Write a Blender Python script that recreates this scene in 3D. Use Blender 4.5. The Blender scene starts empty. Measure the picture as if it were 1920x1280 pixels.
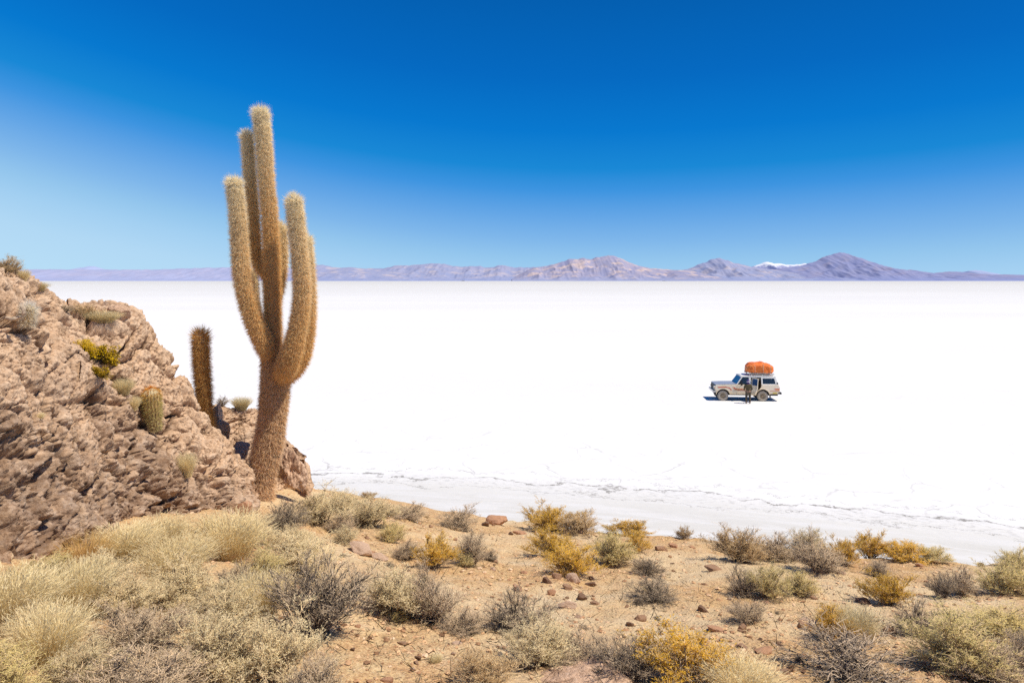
import bpy, bmesh, math, random
import numpy as np
from mathutils import Vector, Matrix
from mathutils.bvhtree import BVHTree

random.seed(7)
RNG = np.random.default_rng(7)
scene = bpy.context.scene
COL = scene.collection
R = math.radians
F = 1387.0            # focal length in photo pixels (26 mm on a 36 mm wide frame)
CU, CV = 960.0, 526.0  # the vanishing point straight ahead (horizon)
ZS = -8.46            # the salt flat lies this far below the eye


# ------------------------------------------------------------------ helpers
def link(o):
    COL.objects.link(o)
    return o


def tag(o, label=None, cat=None, group=None, kind=None):
    if label: o['label'] = label
    if cat: o['category'] = cat
    if group: o['group'] = group
    if kind: o['kind'] = kind
    return o


def empty(name, loc=(0, 0, 0), rz=0.0):
    o = bpy.data.objects.new(name, None)
    o.location = loc
    o.rotation_euler = (0, 0, rz)
    o.empty_display_size = 0.2
    return link(o)


def mesh_np(name, V, T=None, Q=None, mats=(), mt=None, mq=None, smooth=False, attrs=None):
    """mesh datablock from numpy triangles T and quads Q"""
    me = bpy.data.meshes.new(name)
    V = np.asarray(V, dtype=np.float32)
    T = np.zeros((0, 3), np.int32) if T is None else np.asarray(T, np.int32).reshape(-1, 3)
    Q = np.zeros((0, 4), np.int32) if Q is None else np.asarray(Q, np.int32).reshape(-1, 4)
    me.vertices.add(len(V)); me.vertices.foreach_set('co', V.ravel())
    nl = T.size + Q.size
    me.loops.add(nl)
    me.loops.foreach_set('vertex_index', np.concatenate([T.ravel(), Q.ravel()]))
    nf = len(T) + len(Q)
    me.polygons.add(nf)
    starts = np.concatenate([np.arange(len(T)) * 3, len(T) * 3 + np.arange(len(Q)) * 4]).astype(np.int32)
    me.polygons.foreach_set('loop_start', starts)
    mi = np.zeros(nf, np.int32)
    if mt is not None: mi[:len(T)] = mt
    if mq is not None: mi[len(T):] = mq
    me.polygons.foreach_set('material_index', mi)
    me.polygons.foreach_set('use_smooth', np.full(nf, smooth, dtype=bool))
    for m in mats: me.materials.append(m)
    if attrs:
        for k, a in attrs.items():
            at = me.attributes.new(k, 'FLOAT', 'POINT')
            at.data.foreach_set('value', np.asarray(a, np.float32))
    me.update(calc_edges=True)
    me.validate()
    return me


def obj(name, me, parent=None):
    o = bpy.data.objects.new(name, me)
    link(o)
    if parent is not None: o.parent = parent
    return o


def bm_obj(name, bm, mat, parent=None, smooth=False):
    me = bpy.data.meshes.new(name)
    bmesh.ops.recalc_face_normals(bm, faces=bm.faces[:])
    bm.to_mesh(me); bm.free()
    if mat is not None: me.materials.append(mat)
    for p in me.polygons: p.use_smooth = smooth
    return obj(name, me, parent)


# ------------------------------------------------------------------ numpy noise
def _hash(ix, iy, iz, seed):
    h = (ix.astype(np.int64) * 374761393 + iy.astype(np.int64) * 668265263 + iz.astype(np.int64) * 2147483647 + seed * 1274126177) & 0xFFFFFFFF
    h = ((h ^ (h >> 13)) * 1274126177) & 0xFFFFFFFF
    h = ((h ^ (h >> 16)) * 2246822519) & 0xFFFFFFFF
    return (h ^ (h >> 15)) & 0xFFFFFFFF


def _h01(ix, iy, iz, seed):
    return _hash(ix, iy, iz, seed) / 4294967295.0


def vnoise(P, seed=0):
    """smooth value noise in -1..1"""
    P = np.asarray(P, float)
    I = np.floor(P).astype(np.int64); f = P - I
    f = f * f * f * (f * (f * 6 - 15) + 10)
    out = 0
    for dx in (0, 1):
        wx = f[:, 0] if dx else 1 - f[:, 0]
        for dy in (0, 1):
            wy = f[:, 1] if dy else 1 - f[:, 1]
            for dz in (0, 1):
                wz = f[:, 2] if dz else 1 - f[:, 2]
                out = out + wx * wy * wz * _h01(I[:, 0] + dx, I[:, 1] + dy, I[:, 2] + dz, seed)
    return out * 2 - 1


def fbm(P, octaves=4, seed=0, gain=0.5, lac=2.03):
    P = np.asarray(P, float)
    a, s, t = 1.0, 0.0, 0.0
    for o in range(octaves):
        s = s + a * vnoise(P + 17.3 * o, seed + o); t += a
        a *= gain; P = P * lac
    return s / t


def ridged(P, octaves=4, seed=0):
    P = np.asarray(P, float)
    a, s, t = 1.0, 0.0, 0.0
    for o in range(octaves):
        s = s + a * (1 - np.abs(vnoise(P + 9.1 * o, seed + o)) * 2); t += a
        a *= 0.5; P = P * 2.1
    return s / t


def worley(P, seed=0):
    """F1, F2 and a random value of the nearest cell"""
    P = np.asarray(P, float)
    I = np.floor(P).astype(np.int64)
    f1 = np.full(len(P), 9.0); f2 = np.full(len(P), 9.0); rv = np.zeros(len(P))
    for dx in (-1, 0, 1):
        for dy in (-1, 0, 1):
            for dz in (-1, 0, 1):
                cx, cy, cz = I[:, 0] + dx, I[:, 1] + dy, I[:, 2] + dz
                d = np.sqrt((cx + _h01(cx, cy, cz, seed) - P[:, 0]) ** 2 + (cy + _h01(cx, cy, cz, seed + 1) - P[:, 1]) ** 2 + (cz + _h01(cx, cy, cz, seed + 2) - P[:, 2]) ** 2)
                m = d < f1
                f2 = np.where(m, f1, np.minimum(f2, d))
                rv = np.where(m, _h01(cx, cy, cz, seed + 3), rv)
                f1 = np.where(m, d, f1)
    return f1, f2, rv


def sstep(a, b, x):
    t = np.clip((x - a) / (b - a), 0, 1)
    return t * t * (3 - 2 * t)


# ------------------------------------------------------------------ materials
class NT:
    """a tiny node-tree writer"""
    def __init__(self, name):
        self.m = bpy.data.materials.new(name)
        self.m.use_nodes = True
        self.t = self.m.node_tree
        self.b = self.t.nodes['Principled BSDF']
        self.b.inputs['Roughness'].default_value = 0.9
        self.b.inputs['Specular IOR Level'].default_value = 0.15

    def n(self, kind, **kw):
        nd = self.t.nodes.new(kind)
        for k, v in kw.items():
            if k.startswith('_'):
                setattr(nd, k[1:], v)
        return nd

    def put(self, sock, v):
        if isinstance(v, bpy.types.NodeSocket): self.t.links.new(v, sock)
        elif v is not None: sock.default_value = v

    def pos(self): return self.n('ShaderNodeNewGeometry').outputs['Position']
    def objco(self): return self.n('ShaderNodeTexCoord').outputs['Object']

    def mapping(self, v, scale=(1, 1, 1), rot=(0, 0, 0)):
        nd = self.n('ShaderNodeMapping')
        self.put(nd.inputs['Vector'], v); nd.inputs['Scale'].default_value = scale; nd.inputs['Rotation'].default_value = rot
        return nd.outputs[0]

    def noise(self, v, scale, detail=4, rough=0.55, dist=0.0, col=False):
        nd = self.n('ShaderNodeTexNoise')
        self.put(nd.inputs['Vector'], v)
        nd.inputs['Scale'].default_value = scale; nd.inputs['Detail'].default_value = detail
        nd.inputs['Roughness'].default_value = rough; nd.inputs['Distortion'].default_value = dist
        return nd.outputs['Color' if col else 'Fac']

    def voronoi(self, v, scale, feature='F1', out='Distance', rnd=1.0):
        nd = self.n('ShaderNodeTexVoronoi', _feature=feature)
        self.put(nd.inputs['Vector'], v); nd.inputs['Scale'].default_value = scale
        nd.inputs['Randomness'].default_value = rnd
        return nd.outputs[out]

    def math(self, op, a, b=None, c=None, clamp=False):
        nd = self.n('ShaderNodeMath', _operation=op, _use_clamp=clamp)
        self.put(nd.inputs[0], a); self.put(nd.inputs[1], b); self.put(nd.inputs[2], c)
        return nd.outputs[0]

    def ramp(self, f, stops, interp='LINEAR'):
        nd = self.n('ShaderNodeValToRGB')
        cr = nd.color_ramp; cr.interpolation = interp
        while len(cr.elements) < len(stops): cr.elements.new(0.5)
        for e, (p, c) in zip(cr.elements, stops):
            e.position = p
            e.color = (c, c, c, 1) if isinstance(c, (int, float)) else (*c[:3], 1)
        self.put(nd.inputs['Fac'], f)
        return nd.outputs['Color']

    def mix(self, f, a, b, mode='MIX'):
        nd = self.n('ShaderNodeMix', _data_type='RGBA', _blend_type=mode)
        def c4(x): return (*x, 1) if isinstance(x, tuple) and len(x) == 3 else x
        self.put(nd.inputs[0], f); self.put(nd.inputs[6], c4(a)); self.put(nd.inputs[7], c4(b))
        return nd.outputs[2]

    def vmul(self, v, xyz):
        nd = self.n('ShaderNodeVectorMath', _operation='MULTIPLY')
        self.put(nd.inputs[0], v); nd.inputs[1].default_value = xyz
        return nd.outputs[0]

    def vadd(self, v, w):
        nd = self.n('ShaderNodeVectorMath', _operation='ADD')
        self.put(nd.inputs[0], v); self.put(nd.inputs[1], w)
        return nd.outputs[0]

    def sep(self, v):
        nd = self.n('ShaderNodeSeparateXYZ'); self.put(nd.inputs[0], v); return nd.outputs

    def comb(self, x, y, z):
        nd = self.n('ShaderNodeCombineXYZ')
        for i, q in enumerate((x, y, z)): self.put(nd.inputs[i], q)
        return nd.outputs[0]

    def attr(self, name):
        return self.n('ShaderNodeAttribute', _attribute_name=name).outputs['Fac']

    def rnd_obj(self): return self.n('ShaderNodeObjectInfo').outputs['Random']
    def rnd_isle(self): return self.n('ShaderNodeNewGeometry').outputs['Random Per Island']

    def bump(self, h, strength=0.4, dist=0.02, normal=None):
        nd = self.n('ShaderNodeBump')
        nd.inputs['Strength'].default_value = strength; nd.inputs['Distance'].default_value = dist
        self.put(nd.inputs['Height'], h)
        if normal is not None: self.put(nd.inputs['Normal'], normal)
        return nd.outputs[0]

    def color(self, c): self.put(self.b.inputs['Base Color'], (*c, 1) if isinstance(c, tuple) and len(c) == 3 else c); return self
    def normal(self, n): self.put(self.b.inputs['Normal'], n); return self
    def rough(self, r): self.put(self.b.inputs['Roughness'], r); return self
    def set(self, k, v): self.put(self.b.inputs[k], v); return self


def simple(name, col, rough=0.6, metal=0.0, spec=0.3, vary=0.12, scale=6.0):
    """a plain material with a little uneven wear"""
    q = NT(name)
    n = q.noise(q.objco(), scale, 5)
    q.color(q.ramp(n, [(0.3, tuple(c * (1 - vary) for c in col)), (0.7, tuple(min(1, c * (1 + vary)) for c in col))]))
    q.rough(rough).set('Metallic', metal).set('Specular IOR Level', spec)
    return q.m


M = {}


def make_materials():
    # --- salt
    q = NT('salt')
    p = q.pos(); s = q.sep(p)
    x, y = s[0], s[1]
    xc = q.math('MAXIMUM', q.math('MINIMUM', x, 40.0), -30.0)
    shore = q.math('SUBTRACT', q.math('SUBTRACT', 31.2, q.math('MULTIPLY', xc, 0.2)), q.math('MULTIPLY', q.math('MULTIPLY', xc, xc), 0.0077))
    d = q.math('SUBTRACT', y, shore)                                   # metres beyond the debris line
    wob = q.math('MULTIPLY', q.math('SUBTRACT', q.noise(p, 0.22, 4), 0.5), 3.0)
    d2 = q.math('ADD', d, wob)
    strk = q.comb(q.math('MULTIPLY', x, 0.22), q.math('MULTIPLY', d, 1.5), 0.0)
    streak = q.noise(strk, 1.0, 7, 0.65, 0.6)
    band = q.ramp(q.math('ADD', q.math('MULTIPLY', d2, 0.09), 0.66), [(0.0, (0.62, 0.605, 0.57)), (0.36, (0.605, 0.595, 0.56)), (0.50, (0.655, 0.645, 0.61)), (0.60, (0.71, 0.70, 0.67)), (0.72, (0.79, 0.785, 0.775)), (1.0, (0.79, 0.785, 0.775))])
    band_m = q.ramp(q.math('ADD', q.math('MULTIPLY', d2, 0.11), 0.62), [(0.0, 1.0), (0.55, 0.75), (0.82, 0.0)])
    st = q.math('MULTIPLY', q.ramp(streak, [(0.46, 0.0), (0.58, 1.0)]), band_m)
    c = q.mix(q.math('MULTIPLY', st, 0.75), band, (0.70, 0.695, 0.685))
    fine = q.noise(q.comb(x, q.math('MULTIPLY', d, 1.8), 0.0), 3.5, 6, 0.7)
    c = q.mix(q.math('MULTIPLY', q.ramp(fine, [(0.50, 0.0), (0.64, 1.0)]), q.ramp(q.math('ABSOLUTE', q.math('ADD', d2, 0.6)), [(0.0, 0.62), (0.9, 0.30), (1.0, 0.12)])), c, (0.36, 0.35, 0.34))
    # polygon cracks in the crust
    wv = q.vadd(p, q.vmul(q.noise(p, 0.6, 3, col=True), (1.3, 1.3, 0)))
    e1 = q.voronoi(wv, 0.36, 'DISTANCE_TO_EDGE')
    near = q.ramp(q.math('MULTIPLY', d, 0.02), [(0.0, 0.0), (0.02, 0.50), (0.09, 0.30), (0.22, 0.14), (1.0, 0.06)])
    brk = q.ramp(q.noise(p, 0.5, 5, 0.7), [(0.40, 0.08), (0.66, 1.0)])
    ck = q.math('MULTIPLY', q.math('MULTIPLY', q.ramp(e1, [(0.0, 1.0), (0.008, 0.9), (0.020, 0.0)]), brk), near)
    e2 = q.voronoi(wv, 1.15, 'DISTANCE_TO_EDGE')
    ck2 = q.math('MULTIPLY', q.math('MULTIPLY', q.ramp(e2, [(0.0, 0.55), (0.03, 0.0)]), q.ramp(q.noise(p, 0.9, 2), [(0.5, 0.0), (0.68, 1.0)])), near)
    c = q.mix(q.math('MAXIMUM', ck, ck2), c, (0.14, 0.125, 0.105))
    # broken dark line of silt and debris where the crust ends
    dl = q.math('ADD', d, q.math('MULTIPLY', q.math('SUBTRACT', q.noise(p, 0.35, 8, 0.68), 0.5), 4.2))
    line = q.ramp(q.math('ABSOLUTE', dl), [(0.0, 1.0), (0.06, 1.0), (0.13, 0.0)])
    dl2 = q.math('ADD', q.math('ADD', d, 1.3), q.math('MULTIPLY', q.math('SUBTRACT', q.noise(q.vadd(p, (7.0, 3.0, 0.0)), 0.45, 8, 0.72), 0.5), 4.6))
    line2 = q.ramp(q.math('ABSOLUTE', dl2), [(0.0, 0.8), (0.04, 0.6), (0.09, 0.0)])
    dl3 = q.math('ADD', q.math('SUBTRACT', d, 1.1), q.math('MULTIPLY', q.math('SUBTRACT', q.noise(q.vadd(p, (2.0, 9.0, 4.0)), 0.5, 8, 0.74), 0.5), 5.0))
    line3 = q.ramp(q.math('ABSOLUTE', dl3), [(0.0, 0.7), (0.03, 0.5), (0.08, 0.0)])
    lm = q.math('MULTIPLY', q.math('MAXIMUM', q.math('MAXIMUM', line, line2), line3), q.ramp(q.noise(p, 2.2, 6, 0.7), [(0.40, 0.0), (0.54, 1.0)]))
    c = q.mix(q.math('MULTIPLY', lm, 0.80), c, (0.15, 0.135, 0.115))
    # very faint tone changes far out
    c = q.mix(q.math('MULTIPLY', q.ramp(q.noise(q.mapping(p, (0.006, 0.03, 0.03)), 1.0, 7, 0.65), [(0.35, 0.0), (0.7, 1.0)]), 0.35), c, (0.60, 0.60, 0.60))
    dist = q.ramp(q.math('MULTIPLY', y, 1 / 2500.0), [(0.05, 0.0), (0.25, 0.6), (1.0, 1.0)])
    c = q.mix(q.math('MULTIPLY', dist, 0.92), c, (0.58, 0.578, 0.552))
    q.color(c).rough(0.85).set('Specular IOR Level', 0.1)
    hh = q.math('ADD', q.math('MULTIPLY', q.noise(p, 2.0, 6), 0.5), q.math('MULTIPLY', q.noise(p, 14.0, 3), 0.2))
    q.normal(q.bump(hh, 0.35, 0.05))
    M['salt'] = q.m

    # --- sand
    q = NT('sand')
    p = q.pos()
    n1 = q.noise(p, 0.7, 6, 0.6); n2 = q.noise(p, 5.0, 6, 0.65); n3 = q.noise(p, 38.0, 4, 0.7)
    c = q.ramp(n1, [(0.25, (0.67, 0.42, 0.18)), (0.48, (0.73, 0.50, 0.245)), (0.72, (0.79, 0.60, 0.34))])
    c = q.mix(q.ramp(n2, [(0.42, 0.0), (0.68, 0.65)]), c, (0.68, 0.37, 0.17))
    c = q.mix(q.ramp(q.noise(p, 2.2, 5, 0.6, 0.5), [(0.56, 0.0), (0.72, 0.55)]), c, (0.76, 0.60, 0.42))
    c = q.mix(q.ramp(n3, [(0.42, 0.75), (0.54, 0.0)]), c, (0.40, 0.22, 0.105))
    c = q.mix(q.ramp(q.noise(p, 90.0, 2, 0.7), [(0.56, 0.0), (0.70, 0.7)]), c, (0.78, 0.63, 0.45))
    g = q.voronoi(q.vadd(p, q.vmul(q.noise(p, 20.0, 2, col=True), (0.05, 0.05, 0.05))), 26.0, 'F1')
    gc = q.voronoi(p, 26.0, 'F1', 'Color')
    c = q.mix(q.ramp(g, [(0.15, 0.35), (0.40, 0.0)]), c, q.mix(0.45, (0.62, 0.38, 0.20), gc, 'MULTIPLY'))
    c = q.mix(q.ramp(q.noise(q.vadd(p, (3.0, 8.0, 0.0)), 0.42, 6, 0.65), [(0.46, 0.0), (0.62, 0.60)]), c, (0.80, 0.65, 0.42))
    c = q.mix(q.ramp(q.noise(q.vadd(p, (1.0, 2.0, 0.0)), 1.1, 6, 0.7), [(0.56, 0.0), (0.66, 0.40)]), c, (0.53, 0.31, 0.16))
    q.color(c).rough(1.0).set('Specular IOR Level', 0.05)
    hh = q.math('ADD', q.math('MULTIPLY', q.noise(p, 11.0, 8, 0.7), 0.7), q.math('MULTIPLY', q.noise(p, 60.0, 4, 0.7), 0.35))
    hh = q.math('SUBTRACT', hh, q.math('MULTIPLY', q.ramp(g, [(0.1, 0.0), (0.5, 1.0)]), 0.25))
    q.normal(q.bump(hh, 0.75, 0.06))
    M['sand'] = q.m

    # --- rock
    def rock(name, base, dark, light, lichen=0.5, sc=1.0):
        q = NT(name)
        p = q.pos() if name == 'outcrop_rock' else q.objco()
        n1 = q.noise(p, 0.9 * sc, 6, 0.6); n2 = q.noise(p, 6.0 * sc, 8, 0.68)
        c = q.mix(q.ramp(n1, [(0.3, 0.0), (0.7, 1.0)]), base, tuple(b * 0.8 + l * 0.2 for b, l in zip(base, light)))
        c = q.mix(q.ramp(n2, [(0.34, 0.8), (0.54, 0.0)]), c, tuple(b * 0.68 for b in base))
        c = q.mix(q.ramp(q.noise(p, 24.0 * sc, 5, 0.7), [(0.36, 0.75), (0.52, 0.0)]), c, dark)
        c = q.mix(q.ramp(q.noise(p, 17.0 * sc, 5, 0.75), [(0.55, 0.0), (0.68, lichen)]), c, light)
        c = q.mix(q.ramp(q.noise(p, 1.9 * sc, 5, 0.6, 1.0), [(0.60, 0.0), (0.72, lichen)]), c, tuple(l * 0.9 for l in light))
        c = q.mix(q.ramp(q.noise(q.vadd(p, (5.0, 1.0, 2.0)), 3.2 * sc, 4, 0.7), [(0.68, 0.0), (0.76, 0.7)]), c, (0.50, 0.24, 0.06))
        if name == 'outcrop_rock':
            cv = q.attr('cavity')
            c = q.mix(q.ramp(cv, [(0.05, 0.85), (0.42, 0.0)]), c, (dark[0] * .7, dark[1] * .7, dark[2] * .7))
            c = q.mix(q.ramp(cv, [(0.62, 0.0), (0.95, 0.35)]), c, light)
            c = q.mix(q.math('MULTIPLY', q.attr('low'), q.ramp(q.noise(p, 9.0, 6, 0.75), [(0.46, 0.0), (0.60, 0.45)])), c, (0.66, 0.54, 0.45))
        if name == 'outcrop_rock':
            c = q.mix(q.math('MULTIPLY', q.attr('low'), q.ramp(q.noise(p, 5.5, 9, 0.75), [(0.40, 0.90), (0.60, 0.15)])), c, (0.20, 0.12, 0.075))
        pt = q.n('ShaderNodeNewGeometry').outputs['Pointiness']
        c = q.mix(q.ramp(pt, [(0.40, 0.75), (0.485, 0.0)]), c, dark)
        q.color(c).rough(1.0).set('Specular IOR Level', 0.05)
        hh = q.math('ADD', q.math('MULTIPLY', q.noise(p, 14.0 * sc, 8, 0.72), 1.0), q.math('MULTIPLY', q.noise(p, 55.0 * sc, 4, 0.7), 0.4))
        q.normal(q.bump(hh, 0.7, 0.035 / sc))
        return q.m
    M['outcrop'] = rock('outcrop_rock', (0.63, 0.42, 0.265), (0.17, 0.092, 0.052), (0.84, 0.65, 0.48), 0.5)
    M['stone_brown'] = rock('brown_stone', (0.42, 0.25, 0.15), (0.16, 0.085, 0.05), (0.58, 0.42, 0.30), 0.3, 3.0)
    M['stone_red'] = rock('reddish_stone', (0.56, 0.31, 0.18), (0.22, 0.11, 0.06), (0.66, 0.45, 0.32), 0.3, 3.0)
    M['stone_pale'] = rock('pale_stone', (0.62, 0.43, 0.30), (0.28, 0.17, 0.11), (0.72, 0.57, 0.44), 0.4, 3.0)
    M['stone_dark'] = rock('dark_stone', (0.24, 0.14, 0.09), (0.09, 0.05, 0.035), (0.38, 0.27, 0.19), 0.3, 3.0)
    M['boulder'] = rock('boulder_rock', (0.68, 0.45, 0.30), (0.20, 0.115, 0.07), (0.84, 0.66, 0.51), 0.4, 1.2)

    # --- plants: branchwork and foliage of each kind
    def leafy(name, a, b, trans=0.38, dark=0.5):
        q = NT(name)
        ri = q.rnd_isle(); ro = q.rnd_obj()
        c = q.mix(ri, a, b)
        cl = q.noise(q.objco(), 5.0, 2)
        c = q.mix(q.ramp(cl, [(0.35, 0.4), (0.55, 0.0)]), c, tuple(k * dark for k in a))
        hs = q.n('ShaderNodeHueSaturation')
        q.put(hs.inputs['Color'], c)
        q.put(hs.inputs['Value'], q.math('ADD', 0.86, q.math('MULTIPLY', ro, 0.28)))
        q.put(hs.inputs['Saturation'], q.math('ADD', 0.88, q.math('MULTIPLY', ri, 0.22)))
        c = hs.outputs[0]
        q.color(c).rough(0.9).set('Specular IOR Level', 0.05)
        # leaves shade mostly like the rounded mass they belong to
        ov = q.vadd(q.vmul(q.objco(), (2.0, 2.0, 1.1)), (0, 0, 0.25))
        vt = q.n('ShaderNodeVectorTransform', _vector_type='NORMAL', _convert_from='OBJECT', _convert_to='WORLD')
        q.put(vt.inputs[0], ov)
        nz = q.n('ShaderNodeVectorMath', _operation='NORMALIZE'); q.put(nz.inputs[0], vt.outputs[0])
        gn = q.n('ShaderNodeNewGeometry').outputs['Normal']
        sm = q.n('ShaderNodeVectorMath', _operation='SCALE'); q.put(sm.inputs[0], gn); sm.inputs['Scale'].default_value = 0.8
        nn = q.n('ShaderNodeVectorMath', _operation='NORMALIZE'); q.put(nn.inputs[0], q.vadd(nz.outputs[0], sm.outputs[0]))
        q.normal(nn.outputs[0])
        tr = q.n('ShaderNodeBsdfTranslucent'); q.put(tr.inputs['Color'], c)
        mx = q.n('ShaderNodeMixShader'); mx.inputs[0].default_value = trans
        q.t.links.new(q.b.outputs[0], mx.inputs[1]); q.t.links.new(tr.outputs[0], mx.inputs[2])
        q.t.links.new(mx.outputs[0], q.t.nodes['Material Output'].inputs[0])
        return q.m
    M['cream_leaf'] = leafy('cream_leaf', (0.92, 0.73, 0.40), (0.97, 0.86, 0.57))
    M['green_leaf'] = leafy('pale_green_leaf', (0.82, 0.65, 0.25), (0.93, 0.80, 0.39))
    M['gold_leaf'] = leafy('golden_leaf', (0.76, 0.43, 0.035), (0.92, 0.61, 0.10))
    M['grey_leaf'] = leafy('greyish_leaf', (0.82, 0.63, 0.40), (0.93, 0.78, 0.54))
    M['brown_leaf'] = leafy('brownish_leaf', (0.56, 0.36, 0.16), (0.76, 0.53, 0.27))
    M['straw'] = leafy('straw_blade', (0.86, 0.66, 0.33), (0.97, 0.84, 0.51), 0.38, 0.7)
    M['rust'] = leafy('rusty_blade', (0.58, 0.34, 0.11), (0.74, 0.50, 0.20), 0.38, 0.7)
    M['sulphur_leaf'] = leafy('sulphur_leaf', (0.64, 0.39, 0.012), (0.78, 0.54, 0.03), 0.15)
    M['twig_grey'] = leafy('grey_twig', (0.22, 0.15, 0.095), (0.84, 0.63, 0.42), 0.0, 0.6)
    M['twig_dark'] = leafy('dark_twig', (0.085, 0.062, 0.045), (0.52, 0.40, 0.28), 0.0, 0.7)
    M['twig_tan'] = leafy('tan_twig', (0.46, 0.32, 0.17), (0.92, 0.71, 0.43), 0.0, 0.6)
    M['twig_pale'] = leafy('bleached_twig', (0.13, 0.09, 0.06), (0.80, 0.62, 0.44), 0.0, 0.7)

    # --- cactus
    def spines(name, young, old, base, p1=0.45, p2=0.8):
        q = NT(name)
        a = q.attr('age'); ri = q.rnd_isle()
        c = q.ramp(a, [(0.0, young), (p1, tuple((i + j) / 2 for i, j in zip(young, old))), (p2, old), (1.0, base)])
        hs = q.n('ShaderNodeHueSaturation'); q.put(hs.inputs['Color'], c)
        q.put(hs.inputs['Value'], q.math('ADD', 0.84, q.math('MULTIPLY', ri, 0.32)))
        c = hs.outputs[0]
        q.color(c).rough(0.7).set('Specular IOR Level', 0.2)
        tr = q.n('ShaderNodeBsdfTranslucent'); q.put(tr.inputs['Color'], c)
        mx = q.n('ShaderNodeMixShader'); mx.inputs[0].default_value = 0.25
        q.t.links.new(q.b.outputs[0], mx.inputs[1]); q.t.links.new(tr.outputs[0], mx.inputs[2])
        q.t.links.new(mx.outputs[0], q.t.nodes['Material Output'].inputs[0])
        return q.m
    M['spine'] = spines('golden_spine', (0.97, 0.89, 0.67), (0.88, 0.57, 0.22), (0.78, 0.56, 0.36), 0.34, 0.64)
    M['spine_dark'] = spines('rusty_spine', (0.74, 0.44, 0.14), (0.50, 0.28, 0.09), (0.28, 0.16, 0.07))
    M['spine_orange'] = spines('orange_spine', (0.86, 0.36, 0.03), (0.52, 0.46, 0.17), (0.60, 0.50, 0.24), 0.22, 0.40)
    M['spine_white'] = spines('white_spine', (0.88, 0.84, 0.74), (0.80, 0.72, 0.54), (0.55, 0.44, 0.28))
    q = NT('cactus_flesh')
    a = q.attr('age')
    c = q.ramp(a, [(0.0, (0.64, 0.56, 0.36)), (0.5, (0.58, 0.38, 0.16)), (1.0, (0.40, 0.26, 0.16))])
    c = q.mix(q.ramp(q.noise(q.objco(), 9.0, 5), [(0.4, 0.5), (0.6, 0.0)]), c, (0.22, 0.14, 0.06))
    q.color(c).rough(0.85)
    M['flesh'] = q.m
    M['deadwood'] = simple('dead_wood', (0.52, 0.41, 0.30), 0.9, vary=0.35, scale=14)

    # --- mountains: the haze of distance is put into their base colours
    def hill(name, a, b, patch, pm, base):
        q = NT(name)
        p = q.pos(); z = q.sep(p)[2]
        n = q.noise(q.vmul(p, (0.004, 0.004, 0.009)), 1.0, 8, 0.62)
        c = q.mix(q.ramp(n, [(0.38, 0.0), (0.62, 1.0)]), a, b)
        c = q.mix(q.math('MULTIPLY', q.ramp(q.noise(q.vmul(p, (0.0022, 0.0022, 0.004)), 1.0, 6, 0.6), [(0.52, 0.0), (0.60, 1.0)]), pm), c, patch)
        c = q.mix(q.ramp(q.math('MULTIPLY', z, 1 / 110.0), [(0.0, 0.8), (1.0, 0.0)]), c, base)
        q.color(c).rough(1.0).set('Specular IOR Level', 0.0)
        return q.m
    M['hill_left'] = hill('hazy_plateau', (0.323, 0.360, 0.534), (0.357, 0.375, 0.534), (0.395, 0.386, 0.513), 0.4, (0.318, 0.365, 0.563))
    M['hill_mid'] = hill('hazy_range', (0.260, 0.298, 0.464), (0.318, 0.329, 0.454), (0.462, 0.417, 0.464), 0.7, (0.251, 0.303, 0.504))
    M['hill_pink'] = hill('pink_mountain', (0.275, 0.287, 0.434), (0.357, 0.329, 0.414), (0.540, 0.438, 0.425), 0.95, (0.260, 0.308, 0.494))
    M['hill_volcano'] = hill('hazy_volcano', (0.236, 0.262, 0.444), (0.269, 0.282, 0.434), (0.307, 0.282, 0.385), 0.5, (0.226, 0.271, 0.494))
    M['hill_faint'] = hill('hazy_peak', (0.340, 0.398, 0.589), (0.350, 0.408, 0.589), (0.350, 0.408, 0.589), 0.1, (0.350, 0.418, 0.608))
    q = NT('snow_mountain')
    p = q.pos(); z = q.sep(p)[2]
    sn = q.math('ADD', q.math('MULTIPLY', z, 1 / 430.0), q.math('MULTIPLY', q.math('SUBTRACT', q.noise(q.vmul(p, (0.010, 0.010, 0.006)), 1.0, 7, 0.65), 0.5), 0.9))
    q.color(q.ramp(sn, [(0.84, (0.27, 0.29, 0.48)), (0.98, (0.70, 0.72, 0.78))])).rough(1.0).set('Specular IOR Level', 0.0)
    M['hill_snow'] = q.m

    # --- vehicle and people
    q = NT('cream_paint')
    n = q.noise(q.objco(), 2.0, 5); z = q.sep(q.objco())[2]
    c = q.mix(q.ramp(n, [(0.4, 0.0), (0.7, 1.0)]), (0.86, 0.74, 0.56), (0.80, 0.66, 0.45))
    c = q.mix(q.ramp(z, [(0.40, 0.75), (0.80, 0.0)]), c, (0.66, 0.49, 0.28))
    q.color(c).rough(0.38).set('Specular IOR Level', 0.5)
    M['paint'] = q.m
    M['paint_pale'] = simple('pale_roof_paint', (0.82, 0.79, 0.73), 0.35, spec=0.5, vary=0.06)
    M['bonnet'] = simple('bonnet_reflection_grey', (0.30, 0.31, 0.35), 0.3, spec=0.5, vary=0.1)  # greyish reflection on the bonnet is put into the base colour
    M['black'] = simple('black_plastic', (0.025, 0.024, 0.023), 0.6)
    M['dark'] = simple('dark_interior', (0.022, 0.018, 0.015), 0.9)
    M['seat'] = simple('seat_cloth', (0.10, 0.075, 0.055), 0.9)
    M['chrome'] = simple('dull_chrome', (0.50, 0.49, 0.47), 0.3, metal=0.8)
    M['tyre'] = simple('dusty_tyre', (0.36, 0.31, 0.25), 0.95, vary=0.3, scale=9)
    M['rim'] = simple('dusty_rim', (0.30, 0.23, 0.15), 0.55, metal=0.2, vary=0.3)
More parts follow.
